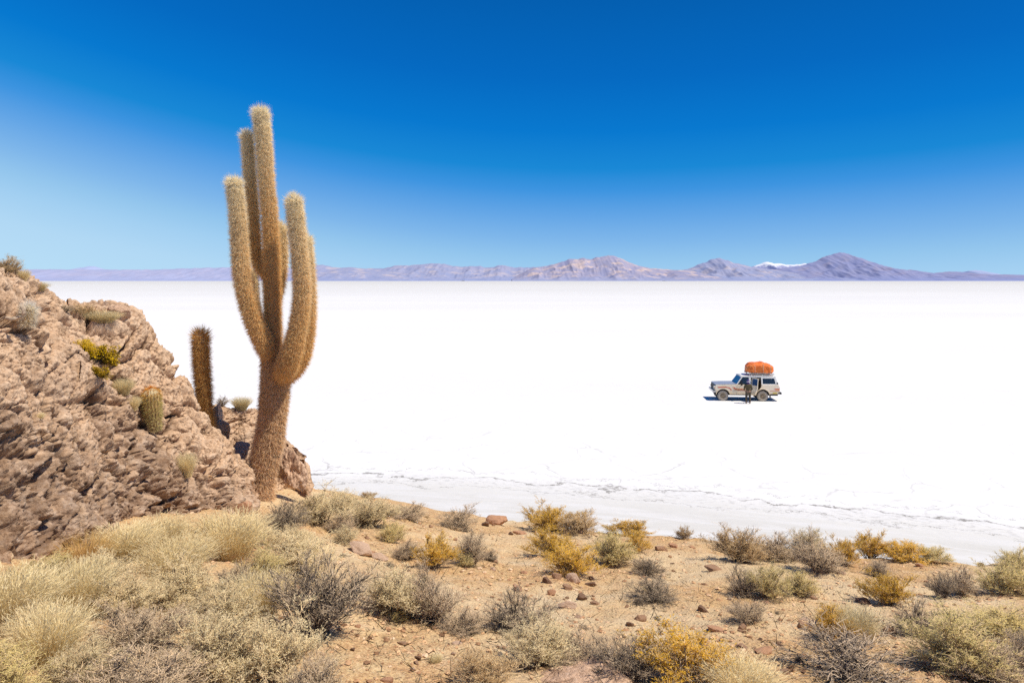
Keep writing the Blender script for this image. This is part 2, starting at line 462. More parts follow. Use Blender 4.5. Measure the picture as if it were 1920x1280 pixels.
    M['red'] = simple('red_stripe', (0.62, 0.10, 0.05), 0.45)
    M['orange'] = simple('orange_stripe', (0.80, 0.36, 0.14), 0.45)
    M['brownline'] = simple('brown_stripe', (0.30, 0.18, 0.10), 0.5)
    M['yellow'] = simple('yellow_panel', (0.62, 0.46, 0.10), 0.5)
    M['amber'] = simple('amber_lamp', (0.70, 0.25, 0.03), 0.3)
    M['lens'] = simple('lamp_lens', (0.75, 0.75, 0.72), 0.12, spec=0.6)
    M['redlamp'] = simple('red_lamp', (0.45, 0.02, 0.02), 0.2)
    q = NT('window_glass')
    q.color((0.025, 0.035, 0.05)).rough(0.04).set('Specular IOR Level', 0.7).set('Alpha', 0.78)
    M['glass'] = q.m
    q = NT('windscreen_glass')
    q.color((0.04, 0.10, 0.22)).rough(0.04).set('Specular IOR Level', 0.8).set('Alpha', 0.85)
    M['screen'] = q.m
    q = NT('orange_tarpaulin')
    n = q.noise(q.objco(), 5.0, 6, 0.65, 0.8)
    q.color(q.ramp(n, [(0.3, (0.68, 0.12, 0.025)), (0.55, (0.90, 0.23, 0.05)), (0.75, (0.95, 0.42, 0.14))])).rough(0.5)
    q.normal(q.bump(q.noise(q.objco(), 9.0, 5, 0.6, 1.5), 0.8, 0.06))
    M['tarp'] = q.m
    M['rope'] = simple('pale_rope', (0.6, 0.52, 0.38), 0.9)
    M['jacket'] = simple('olive_brown_cloth', (0.105, 0.080, 0.040), 0.95, vary=0.35, scale=12)
    M['trousers'] = simple('dark_olive_cloth', (0.085, 0.068, 0.046), 0.95, vary=0.35, scale=12)
    M['skin'] = simple('skin', (0.36, 0.20, 0.13), 0.6)
    M['hat'] = simple('purple_wool', (0.075, 0.04, 0.16), 0.95, vary=0.3, scale=30)
    M['hatband'] = simple('white_wool', (0.70, 0.66, 0.70), 0.95)
    M['shoe'] = simple('brown_leather', (0.06, 0.04, 0.03), 0.7)


make_materials()

# ------------------------------------------------------------------ pixels and ground
def px(u, v, y):
    return Vector(((u - CU) / F * y, y, -(v - CV) / F * y))


CREST = np.array([(-900, 925), (300, 925), (480, 922), (570, 922), (650, 926), (740, 936), (800, 949), (900, 966), (960, 975), (1060, 990), (1130, 998), (1230, 1003),
                  (1290, 1009), (1340, 1010), (1420, 1022), (1500, 1035), (1600, 1049), (1700, 1052), (1780, 1054), (1840, 1061), (1880, 1056), (1920, 1052), (2100, 1062), (3000, 1075)], float)


def side_tilt(x):
    return 0.1075 * x - 0.0775 * (np.sqrt(x * x + 0.09) - 0.3)


def y_on_slope(u, v):
    a = (u - CU) / F; tn = (v - CV) / F
    y = 10.0
    for _ in range(40):
        y = np.clip((1.7 + side_tilt(a * y)) / (tn - 0.215), 1.0, 40) * 0.5 + y * 0.5
    return y


_CA = (CREST[:, 0] - CU) / F
_CY = np.array([y_on_slope(u, v) for u, v in CREST])


def ground_z(x, y):
    a = x / np.maximum(y, 0.5)
    yc = np.interp(a, _CA, _CY)
    over = np.maximum(y - yc, 0)
    drop = 0.5 * over * over / (over + 0.7)
    P = np.stack([x, y, np.zeros_like(x)], 1)
    n = 0.09 * fbm(P * 0.55, 3, 3) + 0.05 * fbm(P * 2.0, 3, 11) + 0.022 * fbm(P * 7.0, 4, 21, 0.6)
    n = n * sstep(0.0, 6.0, np.abs(y) + 3)
    return np.maximum(-1.7 - 0.215 * y - side_tilt(x) - drop + n, ZS - 0.6)


def build_ground():
    nx, ny = 620, 560
    a = np.linspace(-1.5, 1.5, nx)
    a = np.sign(a) * (np.abs(a) * 0.75 + 0.25 * np.abs(a) ** 2 / 1.5)
    y = 1.2 * (34 / 1.2) ** np.linspace(0, 1, ny)
    A, Y = np.meshgrid(a, y)
    X = (A * Y).ravel(); Yv = Y.ravel()
    V = np.stack([X, Yv, ground_z(X, Yv)], 1)
    i = np.arange(nx * ny).reshape(ny, nx)
    Q = np.stack([i[:-1, :-1], i[:-1, 1:], i[1:, 1:], i[1:, :-1]], -1).reshape(-1, 4)
    me = mesh_np('sandy_slope', V, Q=Q, mats=[M['sand']], smooth=True)
    o = obj('ground', me)
    tag(o, 'orange brown sandy slope strewn with stones and dry shrubs', kind='structure')
    return V, Q


GV, GQ = build_ground()


def build_salt():
    rings = np.concatenate([[0.0], np.geomspace(4, 21500, 60)])
    ns = 160
    th = np.linspace(0, 2 * np.pi, ns, endpoint=False)
    V = [[0, 20, ZS]]
    for r in rings[1:]:
        V += [[r * math.cos(t), 20 + r * math.sin(t), ZS] for t in th]
    V = np.array(V)
    T = [[0, 1 + k, 1 + (k + 1) % ns] for k in range(ns)]
    Q = []
    for j in range(len(rings) - 2):
        b0, b1 = 1 + j * ns, 1 + (j + 1) * ns
        for k in range(ns):
            k2 = (k + 1) % ns
            Q.append([b0 + k, b1 + k, b1 + k2, b0 + k2])
    o = obj('salt_flat', mesh_np('salt_flat', V, T=T, Q=Q, mats=[M['salt']]))
    tag(o, 'blinding white salt flat reaching to the distant mountains', kind='structure')


build_salt()


# ------------------------------------------------------------------ rock outcrops
def grid_normals(V, nr, nc):
    G = V.reshape(nr, nc, 3)
    du = np.gradient(G, axis=1); dv = np.gradient(G, axis=0)
    n = np.cross(du, dv)
    n /= np.linalg.norm(n, axis=2, keepdims=True) + 1e-9
    return n.reshape(-1, 3)


def outcrop(name, knots, us, nf, nb, back, prof, seed, amp=1.0):
    """knots: photo column, foot row, ridge row, ridge distance"""
    K = np.array(knots, float)
    a = (us - CU) / F
    vb = np.interp(us, K[:, 0], K[:, 1]); vs = np.interp(us, K[:, 0], K[:, 2]); yr = np.interp(us, K[:, 0], K[:, 3])
    w = np.ones(9) / 9
    yb = np.array([y_on_slope(u, v) for u, v in zip(us, vb)])
    yb = np.minimum(yb, yr - 0.15)
    zb = -(vb - CV) / F * yb - 0.25
    zr = -(vs - CV) / F * yr
    t = np.linspace(0, 1, nf)[:, None]
    yf = yb + (yr - yb) * t ** prof[0]
    zf = zb + (zr - zb) * (1 - (1 - t) ** prof[1])
    s = np.linspace(0, 1, nb + 1)[1:, None]
    yk = yr + back * s
    zk = zr - back * (0.1 * s + 1.1 * s * s)
    Y = np.concatenate([yf, yk]); Z = np.concatenate([zf, zk])
    X = a[None, :] * Y
    nr, nc = Y.shape
    V = np.stack([X, Y, Z], -1).reshape(-1, 3)
    N = grid_normals(V, nr, nc)
    if N[:, 1].mean() > 0 and N[:, 2].mean() < 0: N = -N
    if N[:, 2].mean() < 0: N = -N
    tt = np.concatenate([np.repeat(t, nc, 1), np.ones((nb, nc)) + 0.3]).ravel()
    W = V + 0.22 * np.stack([fbm(V * 1.6 + 5, 3, seed), fbm(V * 1.6 + 15, 3, seed + 4), fbm(V * 1.6 + 25, 3, seed + 8)], 1)
    big = fbm(V * 0.75, 3, seed + 30)
    KS = np.array([1.0, 0.62, 0.78])                      # lumps longer down the slope, so they look round on it
    W1 = W + 0.06 * np.stack([fbm(V * 6, 3, seed + 170), fbm(V * 6 + 9, 3, seed + 174), fbm(V * 6 + 19, 3, seed + 178)], 1)
    f1, f2, rv = worley(W1 * KS * 1.45, seed + 1)
    b1 = np.sqrt(np.clip(1 - (f1 / 0.95) ** 2, 0, 1)) * (0.45 + 0.9 * rv); e1 = sstep(0.0, 0.16, f2 - f1)
    g1, g2, rg = worley(W1 * KS * 4.2, seed + 41)
    b2 = np.sqrt(np.clip(1 - (g1 / 0.95) ** 2, 0, 1)) * (0.4 + 1.0 * rg); e2 = sstep(0.0, 0.2, g2 - g1)
    h1, h2, rh = worley(W * KS * 11.5, seed + 71)
    b3 = np.sqrt(np.clip(1 - (h1 / 0.95) ** 2, 0, 1)) * (0.3 + 1.0 * rh)
    fine = fbm(V * 18, 4, seed + 90, 0.62)
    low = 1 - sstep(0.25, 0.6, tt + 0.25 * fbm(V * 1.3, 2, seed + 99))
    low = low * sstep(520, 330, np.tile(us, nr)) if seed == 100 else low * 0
    # leaning streaks and pits in the lower face
    S = W @ np.array([[0.94, 0, 0.34], [0, 1, 0], [-0.34, 0, 0.94]]).T
    st = ridged(S * np.array([4.2, 3.0, 1.1]), 4, seed + 55)
    pits = fbm(S * np.array([7.0, 6.0, 3.2]), 4, seed + 66)
    pit = -sstep(0.12, 0.45, pits)
    crag = ridged(W * KS * 5.5 + 3, 4, seed + 140); turb = fbm(W * KS * 9.0, 4, seed + 150, 0.6); k1, k2, rk = worley(V * KS * 25 + 0.5 * np.stack([fine] * 3, 1), seed + 160); b4 = np.sqrt(np.clip(1 - (k1 / 0.95) ** 2, 0, 1)) * (0.2 + rk)
    L1 = (W + 0.10 * np.stack([turb, turb, 0.5 * turb], 1)) @ np.array([[0.99, 0, 0.12], [0, 1, 0], [-0.12, 0, 0.99]])
    l1, l2, rl = worley(L1 * np.array([2.2, 1.5, 2.6]), seed + 180)
    ledge = 0.45 * (rl - 0.5) + 0.9 * (np.sqrt(np.clip(1 - (l1 / 0.95) ** 2, 0, 1)) - 0.6); seam = 1 - sstep(0.0, 0.07, l2 - l1)
    m1, m2, rm = worley((W + 0.04 * turb[:, None]) * KS * 7.5, seed + 190); seam2 = (1 - sstep(0.0, 0.09, m2 - m1)) * sstep(-0.1, 0.25, fbm(V * 1.7 + 40, 2, seed + 195))
    d = (0.30 * big + 0.27 * (b1 - 0.55) + 0.06 * (e1 - 0.8) + 0.07 * ledge - 0.055 * seam * sstep(-0.3, 0.3, turb + big)
         + 0.042 * (b2 - 0.5) * sstep(-0.35, 0.35, big + 0.6 * fbm(V * 1.9 + 60, 2, seed + 200)) - 0.022 * seam2 + 0.030 * (b3 - 0.4) + 0.020 * (b4 - 0.4) + 0.030 * fine + 0.020 * (crag - 0.3) + 0.045 * turb)
    d = d + low * (0.13 * (st - 0.3) + 0.14 * pit + 0.03 * fbm(V * 30, 3, seed + 210, 0.65))
    # a few deep clefts
    cl = np.abs(fbm(W * np.array([0.9, 0.9, 1.3]), 3, seed + 120))
    cleft = 1 - sstep(0.0, 0.055, cl)
    d = d - 0.10 * cleft
    d = d - np.quantile(d, 0.45)
    fade = sstep(0, 0.06, tt)
    V = V + N * (amp * d * fade)[:, None]
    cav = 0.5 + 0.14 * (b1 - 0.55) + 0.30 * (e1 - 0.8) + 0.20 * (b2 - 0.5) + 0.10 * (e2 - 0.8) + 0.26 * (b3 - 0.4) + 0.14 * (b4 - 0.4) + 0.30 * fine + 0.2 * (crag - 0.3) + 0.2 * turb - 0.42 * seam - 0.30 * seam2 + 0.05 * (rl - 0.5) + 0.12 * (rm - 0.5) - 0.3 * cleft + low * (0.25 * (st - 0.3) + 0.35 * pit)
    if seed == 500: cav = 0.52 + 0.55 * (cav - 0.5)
    i = np.arange(nr * nc).reshape(nr, nc)
    Q = np.stack([i[:-1, :-1], i[:-1, 1:], i[1:, 1:], i[1:, :-1]], -1).reshape(-1, 4)
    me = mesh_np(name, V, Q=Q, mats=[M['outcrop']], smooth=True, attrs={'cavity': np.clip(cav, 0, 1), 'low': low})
    return obj(name, me), V, Q


us1 = np.concatenate([np.linspace(-900, -110, 60), np.linspace(-100, 500, 560)])
rock1, RV1, RQ1 = outcrop('rock_outcrop', [
    (-900, 1700, 260, 6.0), (-300, 1300, 400, 7.0), (0, 1080, 494, 8.2), (40, 1065, 508, 8.5), (62, 1055, 526, 8.7), (95, 1040, 562, 9.2), (118, 1030, 590, 9.6), (200, 1005, 592, 10.2),
    (228, 985, 600, 10.4), (250, 982, 616, 10.5), (270, 975, 626, 10.6), (286, 972, 650, 10.8), (306, 968, 676, 11.0), (318, 968, 696, 11.0), (336, 966, 710, 11.2), (350, 965, 734, 11.2), (366, 962, 776, 11.2), (382, 962, 800, 11.2), (408, 960, 822, 11.3),
    (426, 950, 846, 11.4), (444, 945, 880, 11.6), (456, 940, 918, 11.8), (468, 938, 948, 11.9), (500, 938, 960, 12.0)], us1, 430, 60, 3.2, (1.15, 1.5), 100)
tag(rock1, 'rugged pinkish brown rock outcrop rising at the edge beside the tall cactus', 'rock outcrop')
us2 = np.linspace(372, 590, 260)
rock2, RV2, RQ2 = outcrop('rock_outcrop', [
    (372, 915, 800, 12.9), (384, 915, 762, 13.1), (398, 915, 758, 13.2), (415, 915, 760, 13.4), (440, 915, 764, 13.5), (462, 918, 766, 13.5), (480, 920, 768, 13.9), (505, 922, 786, 14.1),
    (525, 922, 800, 14.2), (540, 922, 822, 14.1), (552, 922, 834, 14.0), (562, 922, 846, 13.9), (570, 922, 860, 13.8), (577, 922, 876, 13.6), (580, 924, 925, 13.3), (590, 926, 945, 13.1)], us2, 260, 40, 1.8, (1.0, 1.9), 500, 0.62)
tag(rock2, 'lower pale rock mass standing behind the base of the tall cactus', 'rock outcrop')

allV = np.concatenate([GV, RV1, RV2])
allQ = np.concatenate([GQ, RQ1 + len(GV), RQ2 + len(GV) + len(RV1)])
BVH = BVHTree.FromPolygons([tuple(v) for v in allV.tolist()], [tuple(q) for q in allQ.tolist()])
GBVH = BVHTree.FromPolygons([tuple(v) for v in GV.tolist()], [tuple(q) for q in GQ.tolist()])


def hit(u, v, ground_only=False):
    d = Vector(((u - CU) / F, 1.0, -(v - CV) / F)).normalized()
    loc, nrm, _, _ = (GBVH if ground_only else BVH).ray_cast(Vector((0, 0, 0)), d, 200)
    if loc is None and v < 1400: return hit(u, v + 3, ground_only)
    return loc, nrm


def gz(x, y):
    return float(ground_z(np.array([x]), np.array([y]))[0])


# ------------------------------------------------------------------ mountains
def mountain(name, pts, D, mat, label, seed, foot=0.35, rough=0.06, nrow=40):
    pts = np.array(pts, float)
    u0, u1 = pts[0, 0], pts[-1, 0]
    n = int((u1 - u0) / 1.1)
    u = np.linspace(u0, u1, n)
    v = np.interp(u, pts[:, 0], pts[:, 1])
    k = np.array([1, 2, 3, 2, 1.0]); k /= k.sum()
    v = np.convolve(np.pad(v, 2, mode='edge'), k, 'valid')
    jag = fbm(np.stack([u * 0.12, u * 0, u * 0 + seed], 1), 4, seed)
    H = np.maximum((526.5 - v) / F * D, 0) 
    H = H * (1 + 0.05 * jag)
    t = np.linspace(0, 1, nrow)[:, None]
    depth = D * foot * 0.5
    rows_y = D - depth * (1 - t)
    prof = t ** 1.45
    Ub = np.repeat(u[None, :], nrow, 0)
    X = (Ub - CU) / F * D * (1 + 0 * t)
    P = np.stack([X.ravel() / (D * 0.022), (rows_y + 0 * Ub).ravel() / (D * 0.05), np.full(X.size, seed)], 1)
    gul = ridged(P, 5, seed + 3).reshape(nrow, n)
    Z = H[None, :] * prof * (1 + (gul - 0.3) * 0.85 * (1 - t) * sstep(0, .2, t)) + H.max() * rough * (gul - 0.3) * t * (1 - t) * 2.5
    # far side
    tb = np.linspace(0, 1, 8)[1:, None]
    Xb = np.repeat(X[-1:], 7, 0); Yb = D + depth * tb + 0 * Xb; Zb = H[None, :] * (1 - tb) ** 1.3
    Xa = np.concatenate([X, Xb]); Ya = np.concatenate([rows_y + 0 * Ub, Yb]); Za = np.concatenate([np.maximum(Z, -2), Zb])
    V = np.stack([Xa, Ya, Za + ZS], -1).reshape(-1, 3)
    i = np.arange((nrow + 7) * n).reshape(nrow + 7, n)
    Q = np.stack([i[:-1, :-1], i[:-1, 1:], i[1:, 1:], i[1:, :-1]], -1).reshape(-1, 4)
    o = obj(name, mesh_np(name, V, Q=Q, mats=[mat], smooth=True))
    tag(o, label, kind='structure')


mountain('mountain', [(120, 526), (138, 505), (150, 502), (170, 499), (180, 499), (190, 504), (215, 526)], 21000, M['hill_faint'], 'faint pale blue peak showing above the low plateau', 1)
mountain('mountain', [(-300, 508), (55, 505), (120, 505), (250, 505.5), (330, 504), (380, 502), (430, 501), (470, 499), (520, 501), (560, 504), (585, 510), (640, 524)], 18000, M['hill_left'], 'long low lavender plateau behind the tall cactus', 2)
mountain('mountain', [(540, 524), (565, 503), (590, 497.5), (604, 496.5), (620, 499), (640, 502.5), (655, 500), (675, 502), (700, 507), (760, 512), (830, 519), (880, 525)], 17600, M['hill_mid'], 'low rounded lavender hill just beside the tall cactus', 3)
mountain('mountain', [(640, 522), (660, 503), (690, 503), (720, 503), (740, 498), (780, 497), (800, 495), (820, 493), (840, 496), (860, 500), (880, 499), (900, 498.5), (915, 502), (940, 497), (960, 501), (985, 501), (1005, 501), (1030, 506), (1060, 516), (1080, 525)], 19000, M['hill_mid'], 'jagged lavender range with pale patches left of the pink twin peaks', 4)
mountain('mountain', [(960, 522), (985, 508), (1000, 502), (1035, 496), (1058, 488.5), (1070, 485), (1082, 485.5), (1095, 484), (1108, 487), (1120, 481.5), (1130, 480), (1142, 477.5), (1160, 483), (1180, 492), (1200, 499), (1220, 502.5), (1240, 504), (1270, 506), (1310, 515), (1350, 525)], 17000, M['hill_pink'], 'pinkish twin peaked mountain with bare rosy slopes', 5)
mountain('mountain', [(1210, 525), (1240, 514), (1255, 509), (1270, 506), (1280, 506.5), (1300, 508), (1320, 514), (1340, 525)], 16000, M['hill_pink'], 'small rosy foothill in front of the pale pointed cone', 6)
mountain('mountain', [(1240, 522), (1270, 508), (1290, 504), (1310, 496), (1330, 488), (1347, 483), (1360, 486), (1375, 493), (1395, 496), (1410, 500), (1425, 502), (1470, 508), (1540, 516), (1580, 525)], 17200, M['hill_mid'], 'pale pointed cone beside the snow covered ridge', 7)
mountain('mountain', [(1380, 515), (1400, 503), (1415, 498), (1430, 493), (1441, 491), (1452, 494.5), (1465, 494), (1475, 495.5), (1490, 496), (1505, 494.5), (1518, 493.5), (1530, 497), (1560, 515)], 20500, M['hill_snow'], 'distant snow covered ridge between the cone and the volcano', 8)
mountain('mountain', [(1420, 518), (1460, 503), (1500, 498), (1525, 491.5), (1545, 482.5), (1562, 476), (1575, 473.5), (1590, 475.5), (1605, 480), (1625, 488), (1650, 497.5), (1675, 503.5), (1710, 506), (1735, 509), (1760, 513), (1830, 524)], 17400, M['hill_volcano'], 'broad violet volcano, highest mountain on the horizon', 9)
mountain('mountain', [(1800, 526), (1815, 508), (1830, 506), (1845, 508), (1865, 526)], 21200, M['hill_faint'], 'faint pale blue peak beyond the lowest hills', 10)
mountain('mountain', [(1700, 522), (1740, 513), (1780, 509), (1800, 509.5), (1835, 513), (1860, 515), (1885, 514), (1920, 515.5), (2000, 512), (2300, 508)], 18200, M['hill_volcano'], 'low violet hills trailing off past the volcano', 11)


# ------------------------------------------------------------------ cacti
def catmull(P, n):
    P = np.array(P, float)
    Q = np.concatenate([[2 * P[0] - P[1]], P, [2 * P[-1] - P[-2]]])
    seg = np.linalg.norm(np.diff(P[:, :3], axis=0), axis=1)
    cum = np.concatenate([[0], np.cumsum(seg)])
    s = np.linspace(0, cum[-1], n)
    i = np.clip(np.searchsorted(cum, s, 'right') - 1, 0, len(P) - 2)
    t = ((s - cum[i]) / seg[i])[:, None]
    p0, p1, p2, p3 = Q[i], Q[i + 1], Q[i + 2], Q[i + 3]
    return 0.5 * (2 * p1 + (p2 - p0) * t + (2 * p0 - 5 * p1 + 4 * p2 - p3) * t ** 2 + (3 * p1 - p0 - 3 * p2 + p3) * t ** 3), s


def cactus_limb(name, pts, age0, age1, seed, spine_len=0.080, nribs=22, spread=0.045, density=1.0, shag=0.0, cap=True, mat='spine', wid=0.0044, parent=None, crown=False):
    """pts: x y z radius along the axis; age runs from the foot (age0) to the tip (age1)"""
    rng = np.random.default_rng(seed)
    P = np.array(pts, float)
    L = np.linalg.norm(np.diff(P[:, :3], axis=0), axis=1).sum()
    n = max(12, int(L / 0.02))
    C, s = catmull(P, n)
    ctr, rad = C[:, :3], C[:, 3].copy()
    rad *= 1 + 0.035 * fbm(np.stack([s * 3.0, s * 0 + seed, s * 0], 1), 3, seed)
    Tn = np.gradient(ctr, axis=0); Tn /= np.linalg.norm(Tn, axis=1, keepdims=True)
    if cap:
        m = s > L - rad[-1]
        q = np.clip((s[m] - (L - rad[-1])) / rad[-1], 0, 1)
        rad[m] *= np.sqrt(np.clip(1 - q ** 1.9, 0.004, 1))
    ref = np.array([0.0, 1.0, 0.0])
    A = np.cross(Tn, ref); A /= np.linalg.norm(A, axis=1, keepdims=True)
    B = np.cross(A, Tn)
    na = nribs * 4
    th = np.linspace(0, 2 * np.pi, na, endpoint=False)
    rib = 1 + 0.06 * np.cos(th * nribs)
    ring = ctr[:, None, :] + (rad[:, None] * rib)[..., None] * (np.cos(th)[None, :, None] * A[:, None, :] + np.sin(th)[None, :, None] * B[:, None, :])
    age = age1 + (age0 - age1) * (1 - s / L) ** 0.72
    V = ring.reshape(-1, 3); ag = np.repeat(age, na)
    i = np.arange(n * na).reshape(n, na)
    j = np.roll(i, -1, axis=1)
    Q = np.stack([i[:-1], j[:-1], j[1:], i[1:]], -1).reshape(-1, 4)
    # tip
    V = np.concatenate([V, ctr[-1:] + Tn[-1:] * 0.01]); ag = np.append(ag, age1)
    tip = len(V) - 1
    T = np.stack([i[-1], j[-1], np.full(na, tip)], -1)
    # spines: bundles along every rib
    step = 0.03 / density
    ks = np.arange(0.01, L, step)
    rr, ss = np.meshgrid(np.arange(nribs), ks)
    rr = rr.ravel(); ss = ss.ravel() + rng.uniform(-0.6, 0.6, rr.size) * step
    ss = np.clip(ss, 0, L * 0.9995)
    m = 12
    rr = np.repeat(rr, m); ss = np.repeat(ss, m)
    th_s = rr * 2 * np.pi / nribs + rng.normal(0, spread, rr.size)
    c = np.stack([np.interp(ss, s, ctr[:, k]) for k in range(3)], 1)
    tn = np.stack([np.interp(ss, s, Tn[:, k]) for k in range(3)], 1)
    a_ = np.stack([np.interp(ss, s, A[:, k]) for k in range(3)], 1)
    b_ = np.stack([np.interp(ss, s, B[:, k]) for k in range(3)], 1)
    r_ = np.interp(ss, s, rad)
    dr = np.gradient(rad, s); sl = np.interp(ss, s, dr)
    nrm = np.cos(th_s)[:, None] * a_ + np.sin(th_s)[:, None] * b_
    base = c + nrm * (r_ * 1.03)[:, None]
    out = nrm - tn * np.clip(sl, -2.5, 0.3)[:, None]
    out /= np.linalg.norm(out, axis=1, keepdims=True)
    old = np.interp(ss, s, age)
    dirv = out * rng.uniform(0.35, 1.0, (rr.size, 1)) + rng.normal(0, 0.42, (rr.size, 3)) - np.array([0, 0, 1.0]) * (0.25 + shag * rng.uniform(0, 1, (rr.size, 1)))
    dirv /= np.linalg.norm(dirv, axis=1, keepdims=True)
    flip = (dirv * out).sum(1) < 0.05
    dirv[flip] += out[flip] * 0.7
    dirv /= np.linalg.norm(dirv, axis=1, keepdims=True)
    ln = spine_len * rng.uniform(0.5, 1.25, rr.size)
    if crown:
        near_tip = sstep(L - 0.22, L, ss)
        ln *= 1 + 0.5 * near_tip
        dirv = dirv + Tn[-1] * (near_tip * 0.8)[:, None]
        dirv /= np.linalg.norm(dirv, axis=1, keepdims=True)
    sd = np.cross(dirv, rng.normal(0, 1, (rr.size, 3))); sd /= np.linalg.norm(sd, axis=1, keepdims=True) + 1e-9
    p0 = base - sd * (wid / 2); p1 = base + sd * (wid / 2); p2 = base + dirv * ln[:, None]
    S = np.stack([p0, p1, p2], 1).reshape(-1, 3)
    ST = np.arange(len(S)).reshape(-1, 3) + len(V)
    agj = np.clip(np.repeat(old + rng.normal(0, 0.10, rr.size), 3), 0, 1)
    V2 = np.concatenate([V, S]); ag2 = np.concatenate([ag, agj])
    T2 = np.concatenate([T, ST])
    mt = np.concatenate([np.zeros(len(T), int), np.ones(len(ST), int)])
    me = mesh_np(name, V2, T=T2, Q=Q, mats=[M['flesh'], M[mat]], mt=mt, smooth=True, attrs={'age': ag2})
    return obj(name, me, parent)


YC = 12.05


def limb_px(pts, dy0=0.0, shrink=0.68):
    """photo column, row, half width in pixels, (distance offset)"""
    out = []
    for p in pts:
        u, v, r = p[:3]; dy = p[3] if len(p) > 3 else dy0
        y = YC + dy
        q = px(u, v, y)
        out.append((q.x, q.y, q.z, r * shrink / F * y))
    return out


def big_cactus():
    base = px(487, 930, YC)
    root = empty('giant_cactus', base)
    tag(root, 'tall branched golden spined cactus towering over the salt flat beside the rocks', 'cactus')
    L = []
    def add(name, pts, **kw):
        pts = [(x - base.x, y - base.y, z - base.z, r) for x, y, z, r in pts]
        return cactus_limb(name, pts, parent=root, **kw)
    add('trunk', limb_px([(485, 940, 30), (487, 920, 27), (489, 900, 26), (494, 872, 27), (501, 840, 27.5), (507, 810, 27.5), (511, 778, 27.5), (514, 747, 28), (516, 720, 28), (516, 690, 27), (514, 670, 24), (513, 655, 19)], 0, 0.84),
        age0=1.0, age1=0.86, seed=1, spine_len=0.085, nribs=26, shag=0.9, wid=0.0062, cap=False, density=0.8, spread=0.12)
    add('stem', limb_px([(514, 690, 20), (513, 650, 19.5), (511, 590, 19.5), (511, 550, 19), (509, 511, 20), (509, 470, 19), (507, 430, 17.5), (505, 399, 17), (499, 336, 17), (495, 274, 17), (491, 235, 18), (489, 215, 18), (488, 203, 17)]),
        age0=0.85, age1=0.0, seed=2, crown=True)
    add('arm', limb_px([(512, 676, 15, -0.05), (500, 656, 20, -0.16), (487, 628, 20.5, -0.24), (473, 595, 20, -0.28), (463, 560, 20, -0.30), (455, 524, 19.5, -0.30), (449, 461, 18.5, -0.28), (445, 399, 18, -0.28), (440, 355, 18, -0.28), (437, 335, 17.5, -0.28)]),
        age0=0.66, age1=0.0, seed=3, crown=True)
    add('arm', limb_px([(524, 706, 19, -0.05), (534, 694, 24, -0.20), (543, 670, 24.5, -0.30), (552, 640, 22, -0.34), (560, 605, 20, -0.34), (564, 575, 19, -0.34), (566, 540, 18.5, -0.34), (563, 492, 18.5, -0.34), (557, 430, 18.5, -0.34), (553, 395, 18.5, -0.34), (550, 369, 17.5, -0.34)]),
        age0=0.66, age1=0.02, seed=4, crown=True)
    add('arm', limb_px([(530, 712, 17, 0.05), (548, 698, 18, 0.08), (564, 675, 18.5, 0.10), (573, 640, 18, 0.12), (577, 600, 17.5, 0.12), (578, 555, 17, 0.12), (576, 510, 17, 0.12), (573, 470, 16.5, 0.12), (571, 443, 16, 0.12)]),
        age0=0.7, age1=0.05, seed=5, crown=True)
    add('arm', limb_px([(506, 520, 10, 0.02), (492, 505, 14, 0.05), (481, 483, 14.5, 0.10), (477, 455, 14, 0.12), (474, 399, 13, 0.12), (469, 336, 13, 0.12), (465, 274, 13, 0.12), (463, 250, 12.5, 0.12)]),
        age0=0.62, age1=0.05, seed=6, crown=True, nribs=20)
    add('arm', limb_px([(511, 566, 10, 0.10), (520, 545, 12.5, 0.28), (525, 515, 13.5, 0.34), (527, 480, 14, 0.36), (527, 445, 14, 0.36), (526, 421, 13, 0.36)]),
        age0=0.5, age1=0.1, seed=7, crown=True, nribs=20)
    add('arm', limb_px([(508, 640, 10, 0.15), (492, 622, 12, 0.28), (481, 595, 12, 0.34), (475, 560, 12, 0.36), (473, 530, 12, 0.36), (473, 511, 11, 0.36)]),
        age0=0.5, age1=0.15, seed=8, crown=True, nribs=18)


big_cactus()


def small_cactus(name, pts, label, mat, base_uv, y, age=(0.9, 0.1), sl=0.09, ribs=18, dens=1.0, wid=0.004, group=None, shrink=0.82, crown=True):
    base = px(base_uv[0], base_uv[1], y)
    root = empty(name, base)
    tag(root, label, 'cactus', group)
    P = []
    for u, v, r in pts:
        q = px(u, v, y) - base
        P.append((q.x, q.y, q.z, r * shrink / F * y))
    cactus_limb('stem', P, age[0], age[1], int(base_uv[0]), spine_len=sl, nribs=ribs, density=dens, mat=mat, wid=wid, parent=root, crown=crown)
    return root


small_cactus('column_cactus', [(394, 806, 8), (389, 786, 9), (384, 758, 11), (381, 725, 12.5), (378, 690, 13), (376.5, 655, 13.5), (376, 634, 13), (376, 622, 12)],
             'unbranched rust brown columnar cactus growing from the rock cleft', 'spine_dark', (388, 790), 11.9, sl=0.10, wid=0.0055)
h, _ = hit(282, 796)
small_cactus('barrel_cactus', [(292, 806, 8), (290, 792, 12), (286, 772, 16.5), (284, 752, 18), (283, 738, 17.5), (282, 727, 14)],
             'small green barrel cactus with an orange crown on the rock face', 'spine_orange', (291, 796), h.y - 0.22, age=(0.95, 0.0), sl=0.055, wid=0.004, crown=False)
h, _ = hit(52, 606)
small_cactus('barrel_cactus', [(50, 612, 9), (51, 602, 11), (53, 590, 11.5), (54, 580, 11), (54, 571, 8)],
             'little white woolly cactus near the top of the outcrop', 'spine_white', (51, 606), h.y - 0.05, age=(0.7, 0.0), sl=0.055, wid=0.003, dens=1.3)


